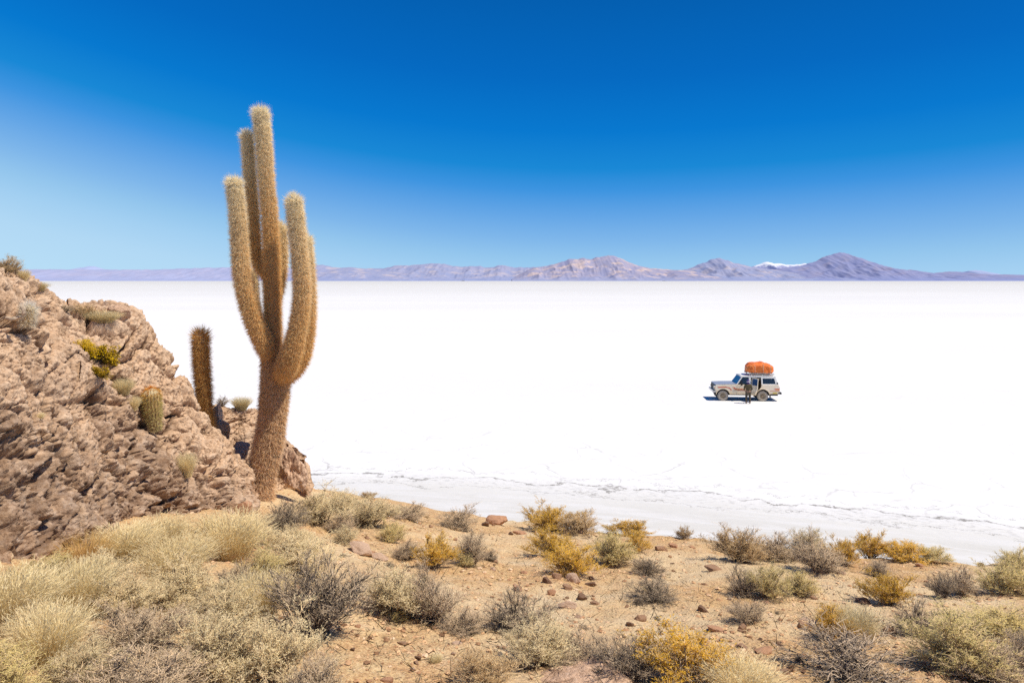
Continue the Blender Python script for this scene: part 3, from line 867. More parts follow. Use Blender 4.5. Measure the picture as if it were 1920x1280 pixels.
# ------------------------------------------------------------------ shrubs
def ribbons(P, Qe, w0, w1, rng):
    d = Qe - P
    sd = np.cross(d, rng.normal(0, 1, P.shape)); sd /= np.linalg.norm(sd, axis=1, keepdims=True) + 1e-9
    w0 = np.broadcast_to(w0, len(P))[:, None]; w1 = np.broadcast_to(w1, len(P))[:, None]
    V = np.stack([P - sd * w0, P + sd * w0, Qe + sd * w1, Qe - sd * w1], 1).reshape(-1, 3)
    Q = np.arange(len(V)).reshape(-1, 4)
    return V, Q


def bez(a, b, c, t):
    t = t[:, None]
    return a * (1 - t) ** 2 + 2 * b * t * (1 - t) + c * t * t


def bezd(a, b, c, t):
    t = t[:, None]
    d = 2 * (b - a) * (1 - t) + 2 * (c - b) * t
    return d / (np.linalg.norm(d, axis=1, keepdims=True) + 1e-9)


class Pack:
    def __init__(self): self.V = []; self.Q = []; self.T = []; self.n = 0
    def quads(self, V, Q): self.V.append(V); self.Q.append(Q + self.n); self.n += len(V)
    def tris(self, V, T): self.V.append(V); self.T.append(T + self.n); self.n += len(V)
    def mesh(self, name, mat, k=None):
        return mesh_np(name, np.concatenate(self.V) * (1 if k is None else k), T=np.concatenate(self.T) if self.T else None, Q=np.concatenate(self.Q) if self.Q else None, mats=[M[mat]])


def shrub_meshes(kind, seed, stems=34, branches=9, twigs=9, leaves=3, lsize=(0.010, 0.022), up=0.45, spread=1.0, twig_mat='twig_grey', leaf_mat='cream_leaf', leaf_aspect=0.26, tw_w=0.0015, lump=0.42, leaf_from=0.15, maxth=1.35):
    """unit shrub: radius 0.5, height 1, foot at the origin"""
    rng = np.random.default_rng(seed)
    W, Lf = Pack(), Pack()
    u = (np.arange(stems) + rng.uniform(0, 1, stems)) / stems
    th = np.arccos(1 - u * (1 - math.cos(maxth)))
    ph = rng.uniform(0, 2 * np.pi, stems)
    ln = rng.uniform(0.68, 1.0, stems) * (1 - lump * rng.uniform(0, 1, stems) ** 2) * (1 + 0.28 * (rng.random(stems) < 0.1))
    ln = ln * (1 + 0.30 * fbm(np.stack([np.cos(ph) * np.sin(th) * 1.6 + seed, np.sin(ph) * np.sin(th) * 1.6, np.cos(th)], 1), 2, seed))
    dirs = np.stack([np.sin(th) * np.cos(ph), np.sin(th) * np.sin(ph), np.cos(th)], 1)
    E = dirs * ln[:, None] * np.array([0.44 * spread, 0.44 * spread, 0.86]); E[:, 2] += 0.07
    a = rng.normal(0, 0.05, (stems, 3)); a[:, 2] = -0.03
    b = a * 0.5 + E * np.array([0.36, 0.36, 0.5 + up * 0.3]) + rng.normal(0, 0.03, (stems, 3))
    # stems as tapering ribbons in two planes
    ts = np.linspace(0, 1, 6)
    for k in range(5):
        p = bez(a, b, E, np.full(stems, ts[k])); q = bez(a, b, E, np.full(stems, ts[k + 1]))
        w = 0.009 * (1 - ts[k] * 0.75); w2 = 0.009 * (1 - ts[k + 1] * 0.75)
        for _ in range(2): W.quads(*ribbons(p, q, w, w2, rng))
    nb = stems * branches
    si = np.repeat(np.arange(stems), branches)
    t = rng.uniform(0.18, 1.0, nb) ** 0.8
    p = bez(a[si], b[si], E[si], t); d0 = bezd(a[si], b[si], E[si], t)
    d = d0 * 0.8 + rng.normal(0, 0.55, (nb, 3)) + np.array([0, 0, up])
    outw = p * np.array([1, 1, 0.4]); outw /= np.linalg.norm(outw, axis=1, keepdims=True) + 1e-6
    d = d + outw * 0.35; d /= np.linalg.norm(d, axis=1, keepdims=True)
    bl = rng.uniform(0.12, 0.30, nb) * (1.1 - 0.4 * t)
    mid = p + d * bl[:, None] * 0.5
    d2 = d + rng.normal(0, 0.25, (nb, 3)) + np.array([0, 0, up * 0.4]); d2 /= np.linalg.norm(d2, axis=1, keepdims=True)
    e = mid + d2 * bl[:, None] * 0.5
    W.quads(*ribbons(p, mid, 0.0036, 0.0028, rng)); W.quads(*ribbons(mid, e, 0.0028, 0.0016, rng))
    nt = nb * twigs
    bi = np.repeat(np.arange(nb), twigs)
    t = rng.uniform(0.15, 1.05, nt)
    q0 = np.where((t < 0.5)[:, None], p[bi] + (mid - p)[bi] * (t * 2)[:, None], mid[bi] + (e - mid)[bi] * (t * 2 - 1)[:, None])
    dd = d2[bi] * 0.8 + rng.normal(0, 0.5, (nt, 3)) + np.array([0, 0, up * 0.9]); dd /= np.linalg.norm(dd, axis=1, keepdims=True)
    tl = rng.uniform(0.04, 0.12, nt)
    q1 = q0 + dd * tl[:, None]
    q1[:, 2] = np.maximum(q1[:, 2], 0.01)
    W.quads(*ribbons(q0, q1, tw_w, tw_w * 0.6, rng))
    if leaves:
        keep = np.linalg.norm(q1 / np.array([0.5, 0.5, 1.0]), axis=1) + rng.normal(0, 0.15, nt) > leaf_from + 0.3
        k0, k1, kd = q0[keep], q1[keep], dd[keep]
        nl = len(k0) * leaves
        li = np.repeat(np.arange(len(k0)), leaves)
        t = rng.uniform(0.25, 1.1, nl)
        c = k0[li] + (k1 - k0)[li] * t[:, None]
        ld = kd[li] * 0.9 + rng.normal(0, 0.6, (nl, 3)); ld /= np.linalg.norm(ld, axis=1, keepdims=True)
        s = rng.uniform(lsize[0], lsize[1], nl)
        sd = np.cross(ld, rng.normal(0, 1, (nl, 3))); sd /= np.linalg.norm(sd, axis=1, keepdims=True) + 1e-9
        w = (s * leaf_aspect)[:, None]; s = s[:, None]
        V = np.stack([c, c + ld * s * 0.55 + sd * w * 0.5, c + ld * s, c + ld * s * 0.55 - sd * w * 0.5], 1).reshape(-1, 3)
        Lf.quads(V, np.arange(len(V)).reshape(-1, 4))
    A = np.concatenate(W.V + Lf.V)
    r = np.quantile(np.hypot(A[:, 0], A[:, 1]), 0.97); h = np.quantile(A[:, 2], 0.985)
    k = np.array([0.5 / r, 0.5 / r, 1.0 / h])
    return W.mesh('branchwork', twig_mat, k), (Lf.mesh('foliage', leaf_mat, k) if leaves else None)


def grass_meshes(seed, blades=3000, mat='straw', lean=0.9, wd=0.0022, heads=True):
    """a tussock: fine arching blades, radius 0.5, height 1"""
    rng = np.random.default_rng(seed)
    W, Hd = Pack(), Pack()
    ph = rng.uniform(0, 2 * np.pi, blades); th = rng.uniform(0, 1, blades) ** 0.7 * lean
    ln = rng.uniform(0.55, 1.0, blades)
    r0 = rng.uniform(0, 0.14, blades) ** 0.8
    a = np.stack([r0 * np.cos(ph), r0 * np.sin(ph), np.full(blades, -0.02)], 1)
    E = np.stack([np.sin(th) * np.cos(ph) * 0.5, np.sin(th) * np.sin(ph) * 0.5, np.cos(th * 0.9)], 1) * ln[:, None] + a
    E += rng.normal(0, 0.04, E.shape)
    b = a + (E - a) * np.array([0.35, 0.35, 0.72]) + rng.normal(0, 0.02, E.shape)
    ts = np.linspace(0, 1, 4)
    for k in range(3):
        p = bez(a, b, E, np.full(blades, ts[k])); q = bez(a, b, E, np.full(blades, ts[k + 1]))
        W.quads(*ribbons(p, q, wd * (1 - ts[k] * 0.7), wd * (1 - ts[k + 1] * 0.7), rng))
    if heads:
        m = rng.random(blades) < 0.6
        c = E[m]; d = bezd(a[m], b[m], E[m], np.full(m.sum(), 1.0)) + rng.normal(0, 0.3, c.shape)
        W2 = ribbons(c - d * 0.02, c + d * 0.05, 0.0035, 0.001, rng)
        Hd.quads(*W2)
    A = np.concatenate(W.V)
    k = np.array([0.5 / np.quantile(np.hypot(A[:, 0], A[:, 1]), 0.95)] * 2 + [1.0 / np.quantile(A[:, 2], 0.97)])
    return W.mesh('blade_tuft', mat, k), (Hd.mesh('seed_head', 'cream_leaf', k) if heads else None)


KINDS = {}


def kinds():
    spec = {
        'cream': dict(twig_mat='twig_tan', leaf_mat='cream_leaf', stems=46, branches=11, twigs=9, leaves=6, lsize=(0.012, 0.030)),
        'green': dict(twig_mat='twig_tan', leaf_mat='green_leaf', stems=44, branches=11, twigs=9, leaves=6, lsize=(0.012, 0.030)),
        'gold': dict(twig_mat='twig_tan', leaf_mat='gold_leaf', stems=46, branches=11, twigs=9, leaves=6, lsize=(0.014, 0.034), up=0.7, leaf_from=0.22),
        'grey': dict(twig_mat='twig_grey', leaf_mat='grey_leaf', stems=48, branches=12, twigs=9, leaves=2, lsize=(0.010, 0.026), tw_w=0.0018),
        'brown': dict(twig_mat='twig_tan', leaf_mat='brown_leaf', stems=46, branches=11, twigs=9, leaves=4, lsize=(0.012, 0.028), up=0.6),
        'dark': dict(twig_mat='twig_dark', leaf_mat='grey_leaf', stems=40, branches=10, twigs=10, leaves=2, lsize=(0.009, 0.022), up=0.35, tw_w=0.0022, leaf_from=0.35),
        'bare': dict(twig_mat='twig_pale', leaf_mat='grey_leaf', stems=46, branches=8, twigs=7, leaves=1, lsize=(0.008, 0.018), up=0.2, tw_w=0.0026, leaf_from=0.6),
        'sulphur': dict(twig_mat='twig_dark', leaf_mat='sulphur_leaf', stems=40, branches=8, twigs=6, leaves=4, lsize=(0.03, 0.06), up=0.2, leaf_aspect=0.6, leaf_from=0.0),
    }
    for k, s in spec.items():
        KINDS[k] = [shrub_meshes(k, 100 * len(KINDS) + i, **s) for i in range(3 if k in ('cream', 'grey', 'green', 'gold') else 2)]
    KINDS['straw'] = [grass_meshes(900 + i) for i in range(3)]
    KINDS['rust'] = [grass_meshes(950 + i, mat='rust', blades=1000, heads=False) for i in range(2)]


kinds()
_count = {}


def plant(kind, loc, w, h, label, name='dry_shrub', cat='shrub', group=None, tilt=(0, 0)):
    i = _count.get(kind, 0); _count[kind] = i + 1
    br, fo = KINDS[kind][i % len(KINDS[kind])]
    root = empty(name, loc, random.uniform(0, 6.28))
    root.scale = (w, w * random.uniform(0.9, 1.1), h)
    root.rotation_euler[0] = tilt[0] + random.uniform(-.06, .06); root.rotation_euler[1] = tilt[1] + random.uniform(-.06, .06)
    tag(root, label, cat, group)
    obj(br.name.split('.')[0], br, root)
    if fo is not None: obj(fo.name.split('.')[0], fo, root)
    return root


NAMES = {'gold': 'golden_shrub', 'dark': 'bare_shrub', 'bare': 'bare_shrub', 'straw': 'grass_tussock', 'rust': 'grass_tussock', 'sulphur': 'yellow_shrub'}


def shrub_px(kind, u, vb, w, h, label, ground=True, group=None, tilt=(0, 0), wk=1.0):
    loc, n = hit(u, vb, ground)
    k = loc.y / F
    nm = NAMES.get(kind, 'dry_shrub')
    # the foot sits in the middle of the footprint, so a little farther than its lowest visible edge
    rr = w * k * 0.5 * 0.45
    if ground:
        y = loc.y + rr * 0.8; x = loc.x * y / loc.y
        loc = Vector((x, y, gz(x, y) - 0.015))
    else:
        loc = loc - n * 0.03
    plant(kind, loc, w * k * 1.16 * wk, h * k * 0.84, label, nm, 'grass tussock' if 'tussock' in nm else 'shrub', group, tilt)


G1 = 'golden shrubs along the brow of the slope'
G2 = 'dry shrubs on the sandy slope'
G3 = 'pale brush crowding the near slope'
G4 = 'plants rooted on the rock outcrop'
SHRUBS = [
    # kind, u, foot row, width, height, label, group
    ('gold', 1028, 996, 98, 52, 'golden shrub on the brow joined to a brown shrub, nearest the shoreline path', G1),
    ('brown', 1084, 1000, 86, 48, 'brownish shrub against the salt between two golden shrubs', G1),
    ('gold', 1180, 1006, 92, 32, 'low flat golden shrub peeking over the brow against the salt', G1),
    ('brown', 1283, 1010, 30, 28, 'tiny lone brown shrub on the brow midway to the big brown clump', G1),
    ('gold', 1032, 1046, 88, 56, 'golden shrub directly below the brow clump, behind the brightest yellow one', G2),
    ('gold', 1068, 1080, 100, 64, 'brightest yellow flowering shrub just above the pile of brown stones', G2),
    ('green', 1150, 1058, 90, 72, 'rounded pale green shrub with dark base amid the golden shrubs', G2),
    ('gold', 1196, 1036, 46, 44, 'small golden shrub tucked against the rounded pale green one', G2),
    ('gold', 812, 1066, 78, 70, 'golden green shrub in the bare sand, first of a close pair', G2),
    ('grey', 880, 1060, 74, 74, 'grey green shrub standing close beside the golden green one', G2),
    ('green', 872, 1064, 28, 34, 'small pale green sprout at the foot of the grey green shrub', G2),
    ('grey', 765, 1050, 54, 42, 'low grey shrub on the far side of the golden green pair', G2),
    ('dark', 918, 1052, 40, 26, 'low dark twigs trailing from the grey green shrub', G2),
    ('grey', 860, 990, 74, 42, 'spreading grey green shrub beside a dark square stone on the brow', G1),
    ('grey', 768, 974, 66, 32, 'flattened grey shrub on the reddish bank near the shore', G1),
    ('green', 735, 1017, 50, 46, 'small rounded greenish shrub between the pale brush and the bare sand', G2),
    ('cream', 692, 988, 108, 64, 'large pale rounded shrub at the end of the brush below the cactus', G3),
    ('cream', 648, 1020, 50, 38, 'small pale shrub in front of the large rounded one', G3),
    ('cream', 600, 985, 110, 70, 'pale cream shrub directly below the rock behind the cactus', G3),
    ('brown', 690, 934, 28, 16, 'tiny tuft on the skyline of the brush against the salt', G1),
    ('cream', 640, 960, 90, 44, 'pale brush mound on the skyline against the grey shore', G3),
    ('dark', 528, 1005, 94, 74, 'dark grey twiggy shrub at the foot of the tall cactus', G3),
    ('green', 440, 952, 54, 46, 'pale green tuft between the outcrop and the cactus trunk', G3),
    ('brown', 1384, 1056, 104, 78, 'big brown gold topped shrub on the brow, first of the long clump', G1),
    ('grey', 1452, 1052, 84, 54, 'grey brown shrub in the middle of the long brow clump', G1),
    ('cream', 1512, 1048, 72, 62, 'pale topped shrub rising at the back of the long brow clump', G1),
    ('grey', 1532, 1072, 100, 68, 'pinkish grey rounded shrub at the front of the long brow clump', G1),
    ('gold', 1582, 1062, 62, 58, 'golden shrub pressed against the pinkish grey one', G1),
    ('gold', 1632, 1047, 72, 62, 'deep golden shrub standing upright on the brow', G1),
    ('gold', 1700, 1052, 80, 42, 'low pale golden shrub on the brow next to the deep golden one', G1),
    ('green', 1748, 1054, 60, 32, 'low greenish shrub at the very end of the brow clump', G1),
    ('dark', 1395, 1120, 70, 66, 'dark twiggy shrub hugging a yellowish green one below the brow clump', G2),
    ('green', 1440, 1122, 80, 72, 'yellowish green shrub with a dark hollow beneath, below the brow clump', G2),
    ('green', 1502, 1115, 70, 54, 'pale green shrub on the open side of the yellowish green one', G2),
    ('grey', 1645, 1080, 54, 38, 'small grey shrub behind the ragged golden one', G2),
    ('gold', 1664, 1136, 92, 66, 'ragged golden shrub with a dark hollow of earth beside it', G2),
    ('dark', 1768, 1121, 58, 50, 'dark twiggy shrub alone near the end of the brow', G2),
    ('grey', 1800, 1118, 60, 62, 'pale topped grey shrub leaning on the dark twiggy one', G2),
    ('green', 1885, 1112, 98, 74, 'pale green shrub at the frame edge below the last brow shrub', G2),
    ('green', 1908, 1066, 62, 38, 'last pale green shrub on the brow at the frame edge', G1),
    ('grey', 1400, 1171, 72, 58, 'small grey green shrub alone on the bare sand', G2),
    ('gold', 1560, 1202, 76, 76, 'bright golden shrub behind the large bare thorny one', G2),
    ('straw', 1606, 1205, 70, 66, 'straw tussock growing into the bright golden shrub', G2),
    ('dark', 1722, 1192, 96, 74, 'dark thorny shrub between the golden shrub and the big pale mound', G2),
    ('bare', 1590, 1278, 222, 108, 'large bare thorny shrub with bleached twigs at the bottom of the slope', G2),
    ('green', 1800, 1262, 190, 132, 'big pale green mound shrub near the corner of the slope', G2),
    ('grey', 1850, 1285, 130, 80, 'grey twiggy shrub in front of the big pale green mound', G2),
    ('green', 1862, 1192, 140, 62, 'pale green shrub behind the big mound at the frame edge', G2),
    ('grey', 1925, 1262, 100, 90, 'grey shrub cut by the frame edge beside the big mound', G2),
    ('dark', 1215, 1080, 62, 40, 'upper of two small dark thorny shrubs on the open sand', G2),
    ('dark', 1228, 1128, 104, 46, 'lower and wider of two small dark thorny shrubs on the open sand', G2),
    ('gold', 1290, 1292, 170, 116, 'big golden shrub at the lower edge beside grey twigs', G2),
    ('straw', 1392, 1306, 110, 66, 'straw coloured tussock at the lower edge beside the big golden shrub', G2),
    ('dark', 1180, 1285, 130, 92, 'dark thorny twigs growing up behind the pink boulder at the lower edge', G2),
    ('cream', 1010, 1250, 150, 108, 'pale cream dome shrub above the pink boulder', G2),
    ('grey', 1108, 1262, 120, 84, 'grey shrub between the cream dome and the thorny twigs', G2),
    ('brown', 905, 1290, 110, 82, 'brownish shrub with a dark hollow at the lower edge of the sand', G2),
    ('dark', 968, 1190, 140, 88, 'spreading dark thorny shrub above the cream dome', G2),
    ('cream', 738, 1158, 112, 104, 'pale cream half of the wide twin shrub in mid slope', G2),
    ('grey', 812, 1172, 116, 116, 'greyer half of the wide twin shrub in mid slope', G2),
    ('grey', 872, 1190, 100, 56, 'low grey twigs joining the twin shrub to the dark thorny one', G2),
    ('green', 748, 1165, 34, 24, 'little green sprig at the foot of the twin shrub', G2),
    ('dark', 592, 1208, 190, 176, 'tall dark grey shrub with a black shadowed base at the end of the near brush', G3),
    ('dark', 442, 1130, 110, 88, 'grey shrub with dark side between cream brush and the tall dark one', G3),
    ('straw', 430, 1048, 110, 84, 'straw tussock below the outcrop beside a green tinged shrub', G3),
    ('green', 386, 1040, 74, 62, 'green tinged shrub at the very foot of the outcrop', G3),
    ('cream', 570, 1088, 150, 74, 'cream shrub behind the tall dark grey shrub', G3),
    ('green', 488, 1092, 80, 76, 'yellow green shrub behind the tall dark grey shrub', G3),
    ('straw', 236, 1052, 96, 66, 'straw tussock against the dark lower rock face', G3),
    ('rust', 158, 1062, 92, 62, 'rusty brown grass against the dark lower rock face', G3),
    ('green', 78, 1112, 130, 66, 'yellow green shrub in the corner under the outcrop', G3),
    ('straw', 20, 1180, 130, 110, 'straw tussock at the frame edge under the outcrop', G3),
    ('straw', 140, 1150, 110, 92, 'straw tussock between the yellow green shrub and cream brush', G3),
    ('cream', 236, 1160, 130, 96, 'cream brush in the middle of the near thicket', G3),
    ('cream', 335, 1140, 130, 96, 'cream brush near the grey shrub with dark side', G3),
    ('straw', 330, 1084, 110, 66, 'straw coloured tussock halfway between rock foot and near thicket', G3),
    ('grey', 262, 1230, 150, 104, 'grey shaded shrub deep in the near thicket', G3),
    ('straw', 88, 1252, 116, 112, 'golden straw tussock low in the near thicket', G3),
    ('green', 20, 1320, 150, 130, 'whitish green shrub filling the bottom corner', G3),
    ('cream', 392, 1290, 180, 150, 'largest cream shrub at the front of the near thicket', G3),
    ('cream', 510, 1292, 170, 146, 'cream shrub at the front beside the tall dark one', G3),
    ('grey', 580, 1325, 130, 104, 'greyish shrub at the lower edge next to the bare sand', G3),
    ('grey', 250, 1330, 230, 118, 'wide greyish twiggy shrub at the lower edge of the thicket', G3),
    ('cream', 420, 1190, 140, 96, 'cream shrub behind the largest one at the front', G3),
    ('cream', 150, 1300, 130, 96, 'cream shrub touching the golden straw tussock at the lower edge', G3),
    ('cream', 545, 1035, 90, 52, 'low cream shrub beneath the dark grey one at the cactus foot', G3),
    ('straw', 300, 1030, 90, 56, 'straw tussock leaning on the foot of the rock face', G3),
    ('grey', 640, 1000, 60, 44, 'small greyish shrub wedged among the pale brush below the cactus', G3),
    ('cream', 470, 1020, 80, 56, 'cream tuft near the flat stone below the cactus', G3),
    ('cream', 185, 1110, 110, 78, 'cream shrub just in front of the rusty brown grass', G3),
    ('cream', 60, 1205, 120, 90, 'cream shrub behind the golden straw tussock', G3),
    ('straw', 480, 1165, 100, 90, 'straw tussock between the cream shrubs and the tall dark one', G3),
]
for s in SHRUBS:
    shrub_px(s[0], s[1], s[2], s[3], s[4], s[5], True, s[6])
rt = random.Random(11)
nt_ = 0
while nt_ < 34:
    u = rt.uniform(620, 1900); v = rt.uniform(960, 1270)
    if v < np.interp(u, CREST[:, 0], CREST[:, 1]) + 6: continue
    w_ = rt.uniform(9, 24)
    shrub_px(rt.choice(['dark', 'straw', 'brown', 'dark', 'grey']), u, v, w_, w_ * rt.uniform(0.5, 0.9), 'tiny dry sprig dotted about on the open sand', True, 'tiny dry sprigs on the open sand')
    nt_ += 1
# on the rock
shrub_px('brown', 12, 510, 50, 40, 'bushy brown shrub crowning the top of the outcrop', False, G4)
shrub_px('straw', 46, 526, 18, 22, 'pale tuft beside the brown shrub crowning the outcrop', False, G4)
shrub_px('brown', 160, 592, 56, 26, 'ochre shrub on the shoulder of the outcrop', False, G4)
shrub_px('grey', 122, 586, 30, 20, 'grey twigs next to the ochre shrub on the outcrop', False, G4)
shrub_px('straw', 196, 606, 44, 22, 'low straw grass below the rounded boulder on the outcrop', False, G4)
shrub_px('straw', 76, 548, 26, 16, 'small orange grass tuft on the steep edge of the outcrop', False, G4)
shrub_px('straw', 232, 742, 30, 30, 'pale grass tuft above the barrel cactus', False, G4)
shrub_px('straw', 252, 772, 22, 26, 'pale grass tuft pressed against the barrel cactus', False, G4)
shrub_px('straw', 350, 890, 28, 44, 'dried grass tuft low on the outcrop near the cactus trunk', False, G4)
shrub_px('bare', 416, 762, 26, 26, 'thin bare twigs on the far rock behind the columnar cactus', False, G4)
shrub_px('straw', 453, 768, 30, 24, 'pale tuft on the far rock next to the cactus trunk', False, G4)
shrub_px('straw', 76, 790, 16, 14, 'tiny orange tuft in the middle of the rock face', False, G4)
for (u, v, w, h, lab) in ((158, 656, 34, 26, 'upper bright yellow cushion shrub clinging to the rock face'), (178, 682, 50, 44, 'largest bright yellow cushion shrub clinging to the rock face'), (186, 706, 34, 24, 'lowest bright yellow cushion shrub clinging to the rock face')):
    shrub_px('sulphur', u, v, w, h, lab, False, G4, tilt=(0.5, 0.2))
shrub_px('gold', 574, 917, 24, 14, 'small golden cushion at the corner of the rock behind the cactus', True, G4)


# ------------------------------------------------------------------ stones
def stone_mesh(name, seed, mat, flat=0.6, cuts=7, sub=4, rough=0.13):
    rng = np.random.default_rng(seed)
    bm = bmesh.new()
    bmesh.ops.create_icosphere(bm, subdivisions=sub, radius=1.0)
    V = np.array([v.co[:] for v in bm.verts])
    for _ in range(cuts):
        n = rng.normal(0, 1, 3); n /= np.linalg.norm(n)
        d = rng.uniform(0.38, 0.72)
        k = V @ n - d
        V = V - np.outer(np.maximum(k, 0) * 0.92, n)
    N = V / np.linalg.norm(V, axis=1, keepdims=True)
    V = V + N * (rough * fbm(V * 1.7 + seed, 4, seed, 0.55) + 0.35 * rough * fbm(V * 6 + seed, 3, seed + 5))[:, None]
    V *= np.array([0.62, 0.5, 0.5 * flat / 0.6])
    for v, c in zip(bm.verts, V): v.co = c
    me = bpy.data.meshes.new(name); bm.to_mesh(me); bm.free()
    me.materials.append(M[mat])
    for p in me.polygons: p.use_smooth = sub > 4
    return me


STONES = {k: [stone_mesh('stone', 10 * i + j, 'stone_' + k, fl, cuts=13) for j, fl in enumerate((0.6, 0.5, 0.75))] for i, k in enumerate(('brown', 'red', 'pale', 'dark'))}
_sc = {}


def stone(u, v, w, col='brown', label=None, flat=1.0, group='stones lying on the sandy slope', name='stone'):
    loc, n = hit(u, v, True)
    if loc is None: return
    i = _sc.get(col, 0); _sc[col] = i + 1
    o = obj(name, STONES[col][i % 3])
    k = w * loc.y / F * 0.80
    y = loc.y + k * 0.25; x = loc.x * y / loc.y
    o.location = (x, y, gz(x, y) + 0.08 * k * flat)
    o.scale = (k, k, k * flat)
    o.rotation_euler = (random.uniform(-.25, .25), random.uniform(-.25, .25), random.choice((0, 3.14)) + random.uniform(-.5, .5))
    tag(o, label, 'stone', group)
    return o


NAMED = [
    (910, 986, 22, 'dark', 'dark square stone beside the spreading grey shrub on the brow', 1.2),
    (957, 1002, 15, 'dark', 'dark stone at the end of a reddish ledge below the brow', 1.2),
    (975, 1002, 30, 'red', 'long reddish ledge stone below the golden brow shrub', .5),
    (927, 1054, 20, 'brown', 'lone brown stone near the twigs of the grey green shrub', .8),
    (983, 1075, 19, 'red', 'orange stone left of the pile under the yellow flowering shrub', 1),
    (1045, 1085, 24, 'brown', 'pointed brown stone in the pile under the yellow flowering shrub', 1.2),
    (1025, 1092, 27, 'dark', 'dark flat stone at the outer end of the stone pile', .9),
    (1077, 1092, 40, 'pale', 'largest pale brown stone of the pile under the flowering shrub', .9),
    (1107, 1099, 24, 'dark', 'dark stone at the inner end of the stone pile', .9),
    (1108, 1085, 14, 'brown', 'small stone resting behind the pale stone of the pile', 1),
    (1090, 1124, 33, 'dark', 'smooth dark brown egg shaped stone in the open', 1.25),
    (1117, 1134, 22, 'brown', 'grey brown stone touching the egg shaped one', .8),
    (1065, 1106, 26, 'brown', 'flat stone between the pile and the egg shaped stone', .8),
    (1033, 1116, 22, 'red', 'reddish brown stone upslope of the dark thorny shrub', 1),
    (970, 1107, 24, 'red', 'rounded reddish stone right behind the dark thorny shrub', 1),
    (1063, 1140, 46, 'pale', 'broad pale slab beside the egg shaped stone', .6),
    (1085, 1158, 18, 'pale', 'small pale stone below the broad slab', .7),
    (1203, 1165, 32, 'brown', 'brown stone with a split face below the two dark shrubs', .9),
    (1180, 1174, 20, 'dark', 'dark wedge stone leaning by the split brown stone', .9),
    (1252, 1175, 24, 'brown', 'square brown stone alone near the split stone', 1.1),
    (753, 1208, 28, 'brown', 'flat stone alone on the bare sand below the twin shrub', .55),
    (783, 1236, 22, 'dark', 'dark crumbly stone on the bare sand', .7),
    (773, 1258, 18, 'pale', 'pale angular stone below the dark crumbly one', 1),
    (772, 1222, 18, 'red', 'reddish flat stone above the dark crumbly one', .5),
    (857, 1208, 26, 'pale', 'pale low stone beside the brownish shrub', .6),
    (727, 1280, 34, 'red', 'reddish stone at the lower edge of the bare sand', .6),
    (1257, 1003, 14, 'dark', 'small dark stone on the brow by the low golden shrub', 1.1),
    (1192, 996, 46, 'pale', 'pinkish rock hump within the golden shrubs on the brow', .7),
    (1088, 1000, 34, 'pale', 'pinkish flat rock under the brown brow shrub', .5),
    (1237, 1032, 34, 'brown', 'brown rock beside the small golden shrub', .7),
    (1262, 1026, 20, 'red', 'orange rock near the brown rock on the open slope', .9),
    (1340, 1070, 42, 'brown', 'low reddish brown hump in front of the big brow shrub', .5),
    (1317, 1147, 30, 'dark', 'dark rounded stone standing out on the bare slope', 1),
    (1513, 1182, 36, 'brown', 'square brown stone beside the bright golden shrub', 1.1),
    (1505, 1163, 24, 'pale', 'pale flat stone above the square brown one', .5),
    (1393, 1180, 24, 'brown', 'brown stone under the lone grey green shrub', 1),
    (1345, 1185, 64, 'red', 'broad reddish slab emerging from the sand', .45),
    (1433, 1224, 54, 'red', 'smooth salmon coloured slab near the bare thorny shrub', .45),
    (1390, 1214, 32, 'brown', 'brown stone between the reddish slabs', .7),
    (1462, 1210, 18, 'dark', 'dark pitted stone above the salmon slab', .8),
    (1475, 1264, 26, 'brown', 'shiny brown stone under the edge of the bare thorny shrub', .9),
    (1667, 1188, 34, 'brown', 'brown stone between the golden shrub and dark thorny shrub', .9),
    (1620, 1132, 46, 'dark', 'dark lump set in place of the dark hollow beside the ragged golden shrub', .5),  # added dark stone stands in for a dark hollow in the slope
    (1723, 1062, 18, 'red', 'small reddish stone under the end of the brow clump', .7),
    (1753, 1056, 24, 'brown', 'low brown stone on the skyline past the brow clump', .6),
    (1840, 1062, 16, 'dark', 'small dark stone on the skyline at the dip of the brow', 1),
    (1298, 1027, 16, 'red', 'orange stone beside the big brown brow shrub', .9),
    (1527, 1124, 18, 'brown', 'wedge stone in front of the pale green shrub', .8),
    (1577, 1076, 18, 'pale', 'pale wedge stone at the front of the brow clump', .8),
    (680, 1042, 70, 'pale', 'broad pinkish rock slab between brush and the golden green pair', .55),
    (712, 1050, 44, 'pale', 'cracked lower end of the pinkish slab', .6),
    (455, 965, 52, 'red', 'rounded reddish rock just below the cactus trunk', .9),
    (430, 962, 26, 'pale', 'pale stone under the green tuft by the trunk', .6),
    (478, 938, 30, 'pale', 'pale flat stone at the foot of the cactus trunk', .5),
    (430, 1048, 60, 'red', 'reddish slab half buried in straw grass', .5),
    (395, 1050, 34, 'pale', 'pale stone beside the reddish slab in the grass', .6),
]
for (u, v, w, c, lab, fl) in NAMED:
    stone(u, v, w, c, lab, fl)
rs = random.Random(5)
n = 0
while n < 190:
    u = rs.uniform(640, 1900); v = rs.uniform(985, 1275)
    cr = np.interp(u, CREST[:, 0], CREST[:, 1])
    if v < cr + 12: continue
    stone(u, v, 4 + 13 * rs.random() ** 2.2, rs.choice(['brown', 'red', 'brown', 'pale', 'red', 'brown', 'dark']), 'small loose stone no bigger than a fist on the open sand', rs.uniform(.6, 1.1), 'small loose stones on the sand')
    n += 1

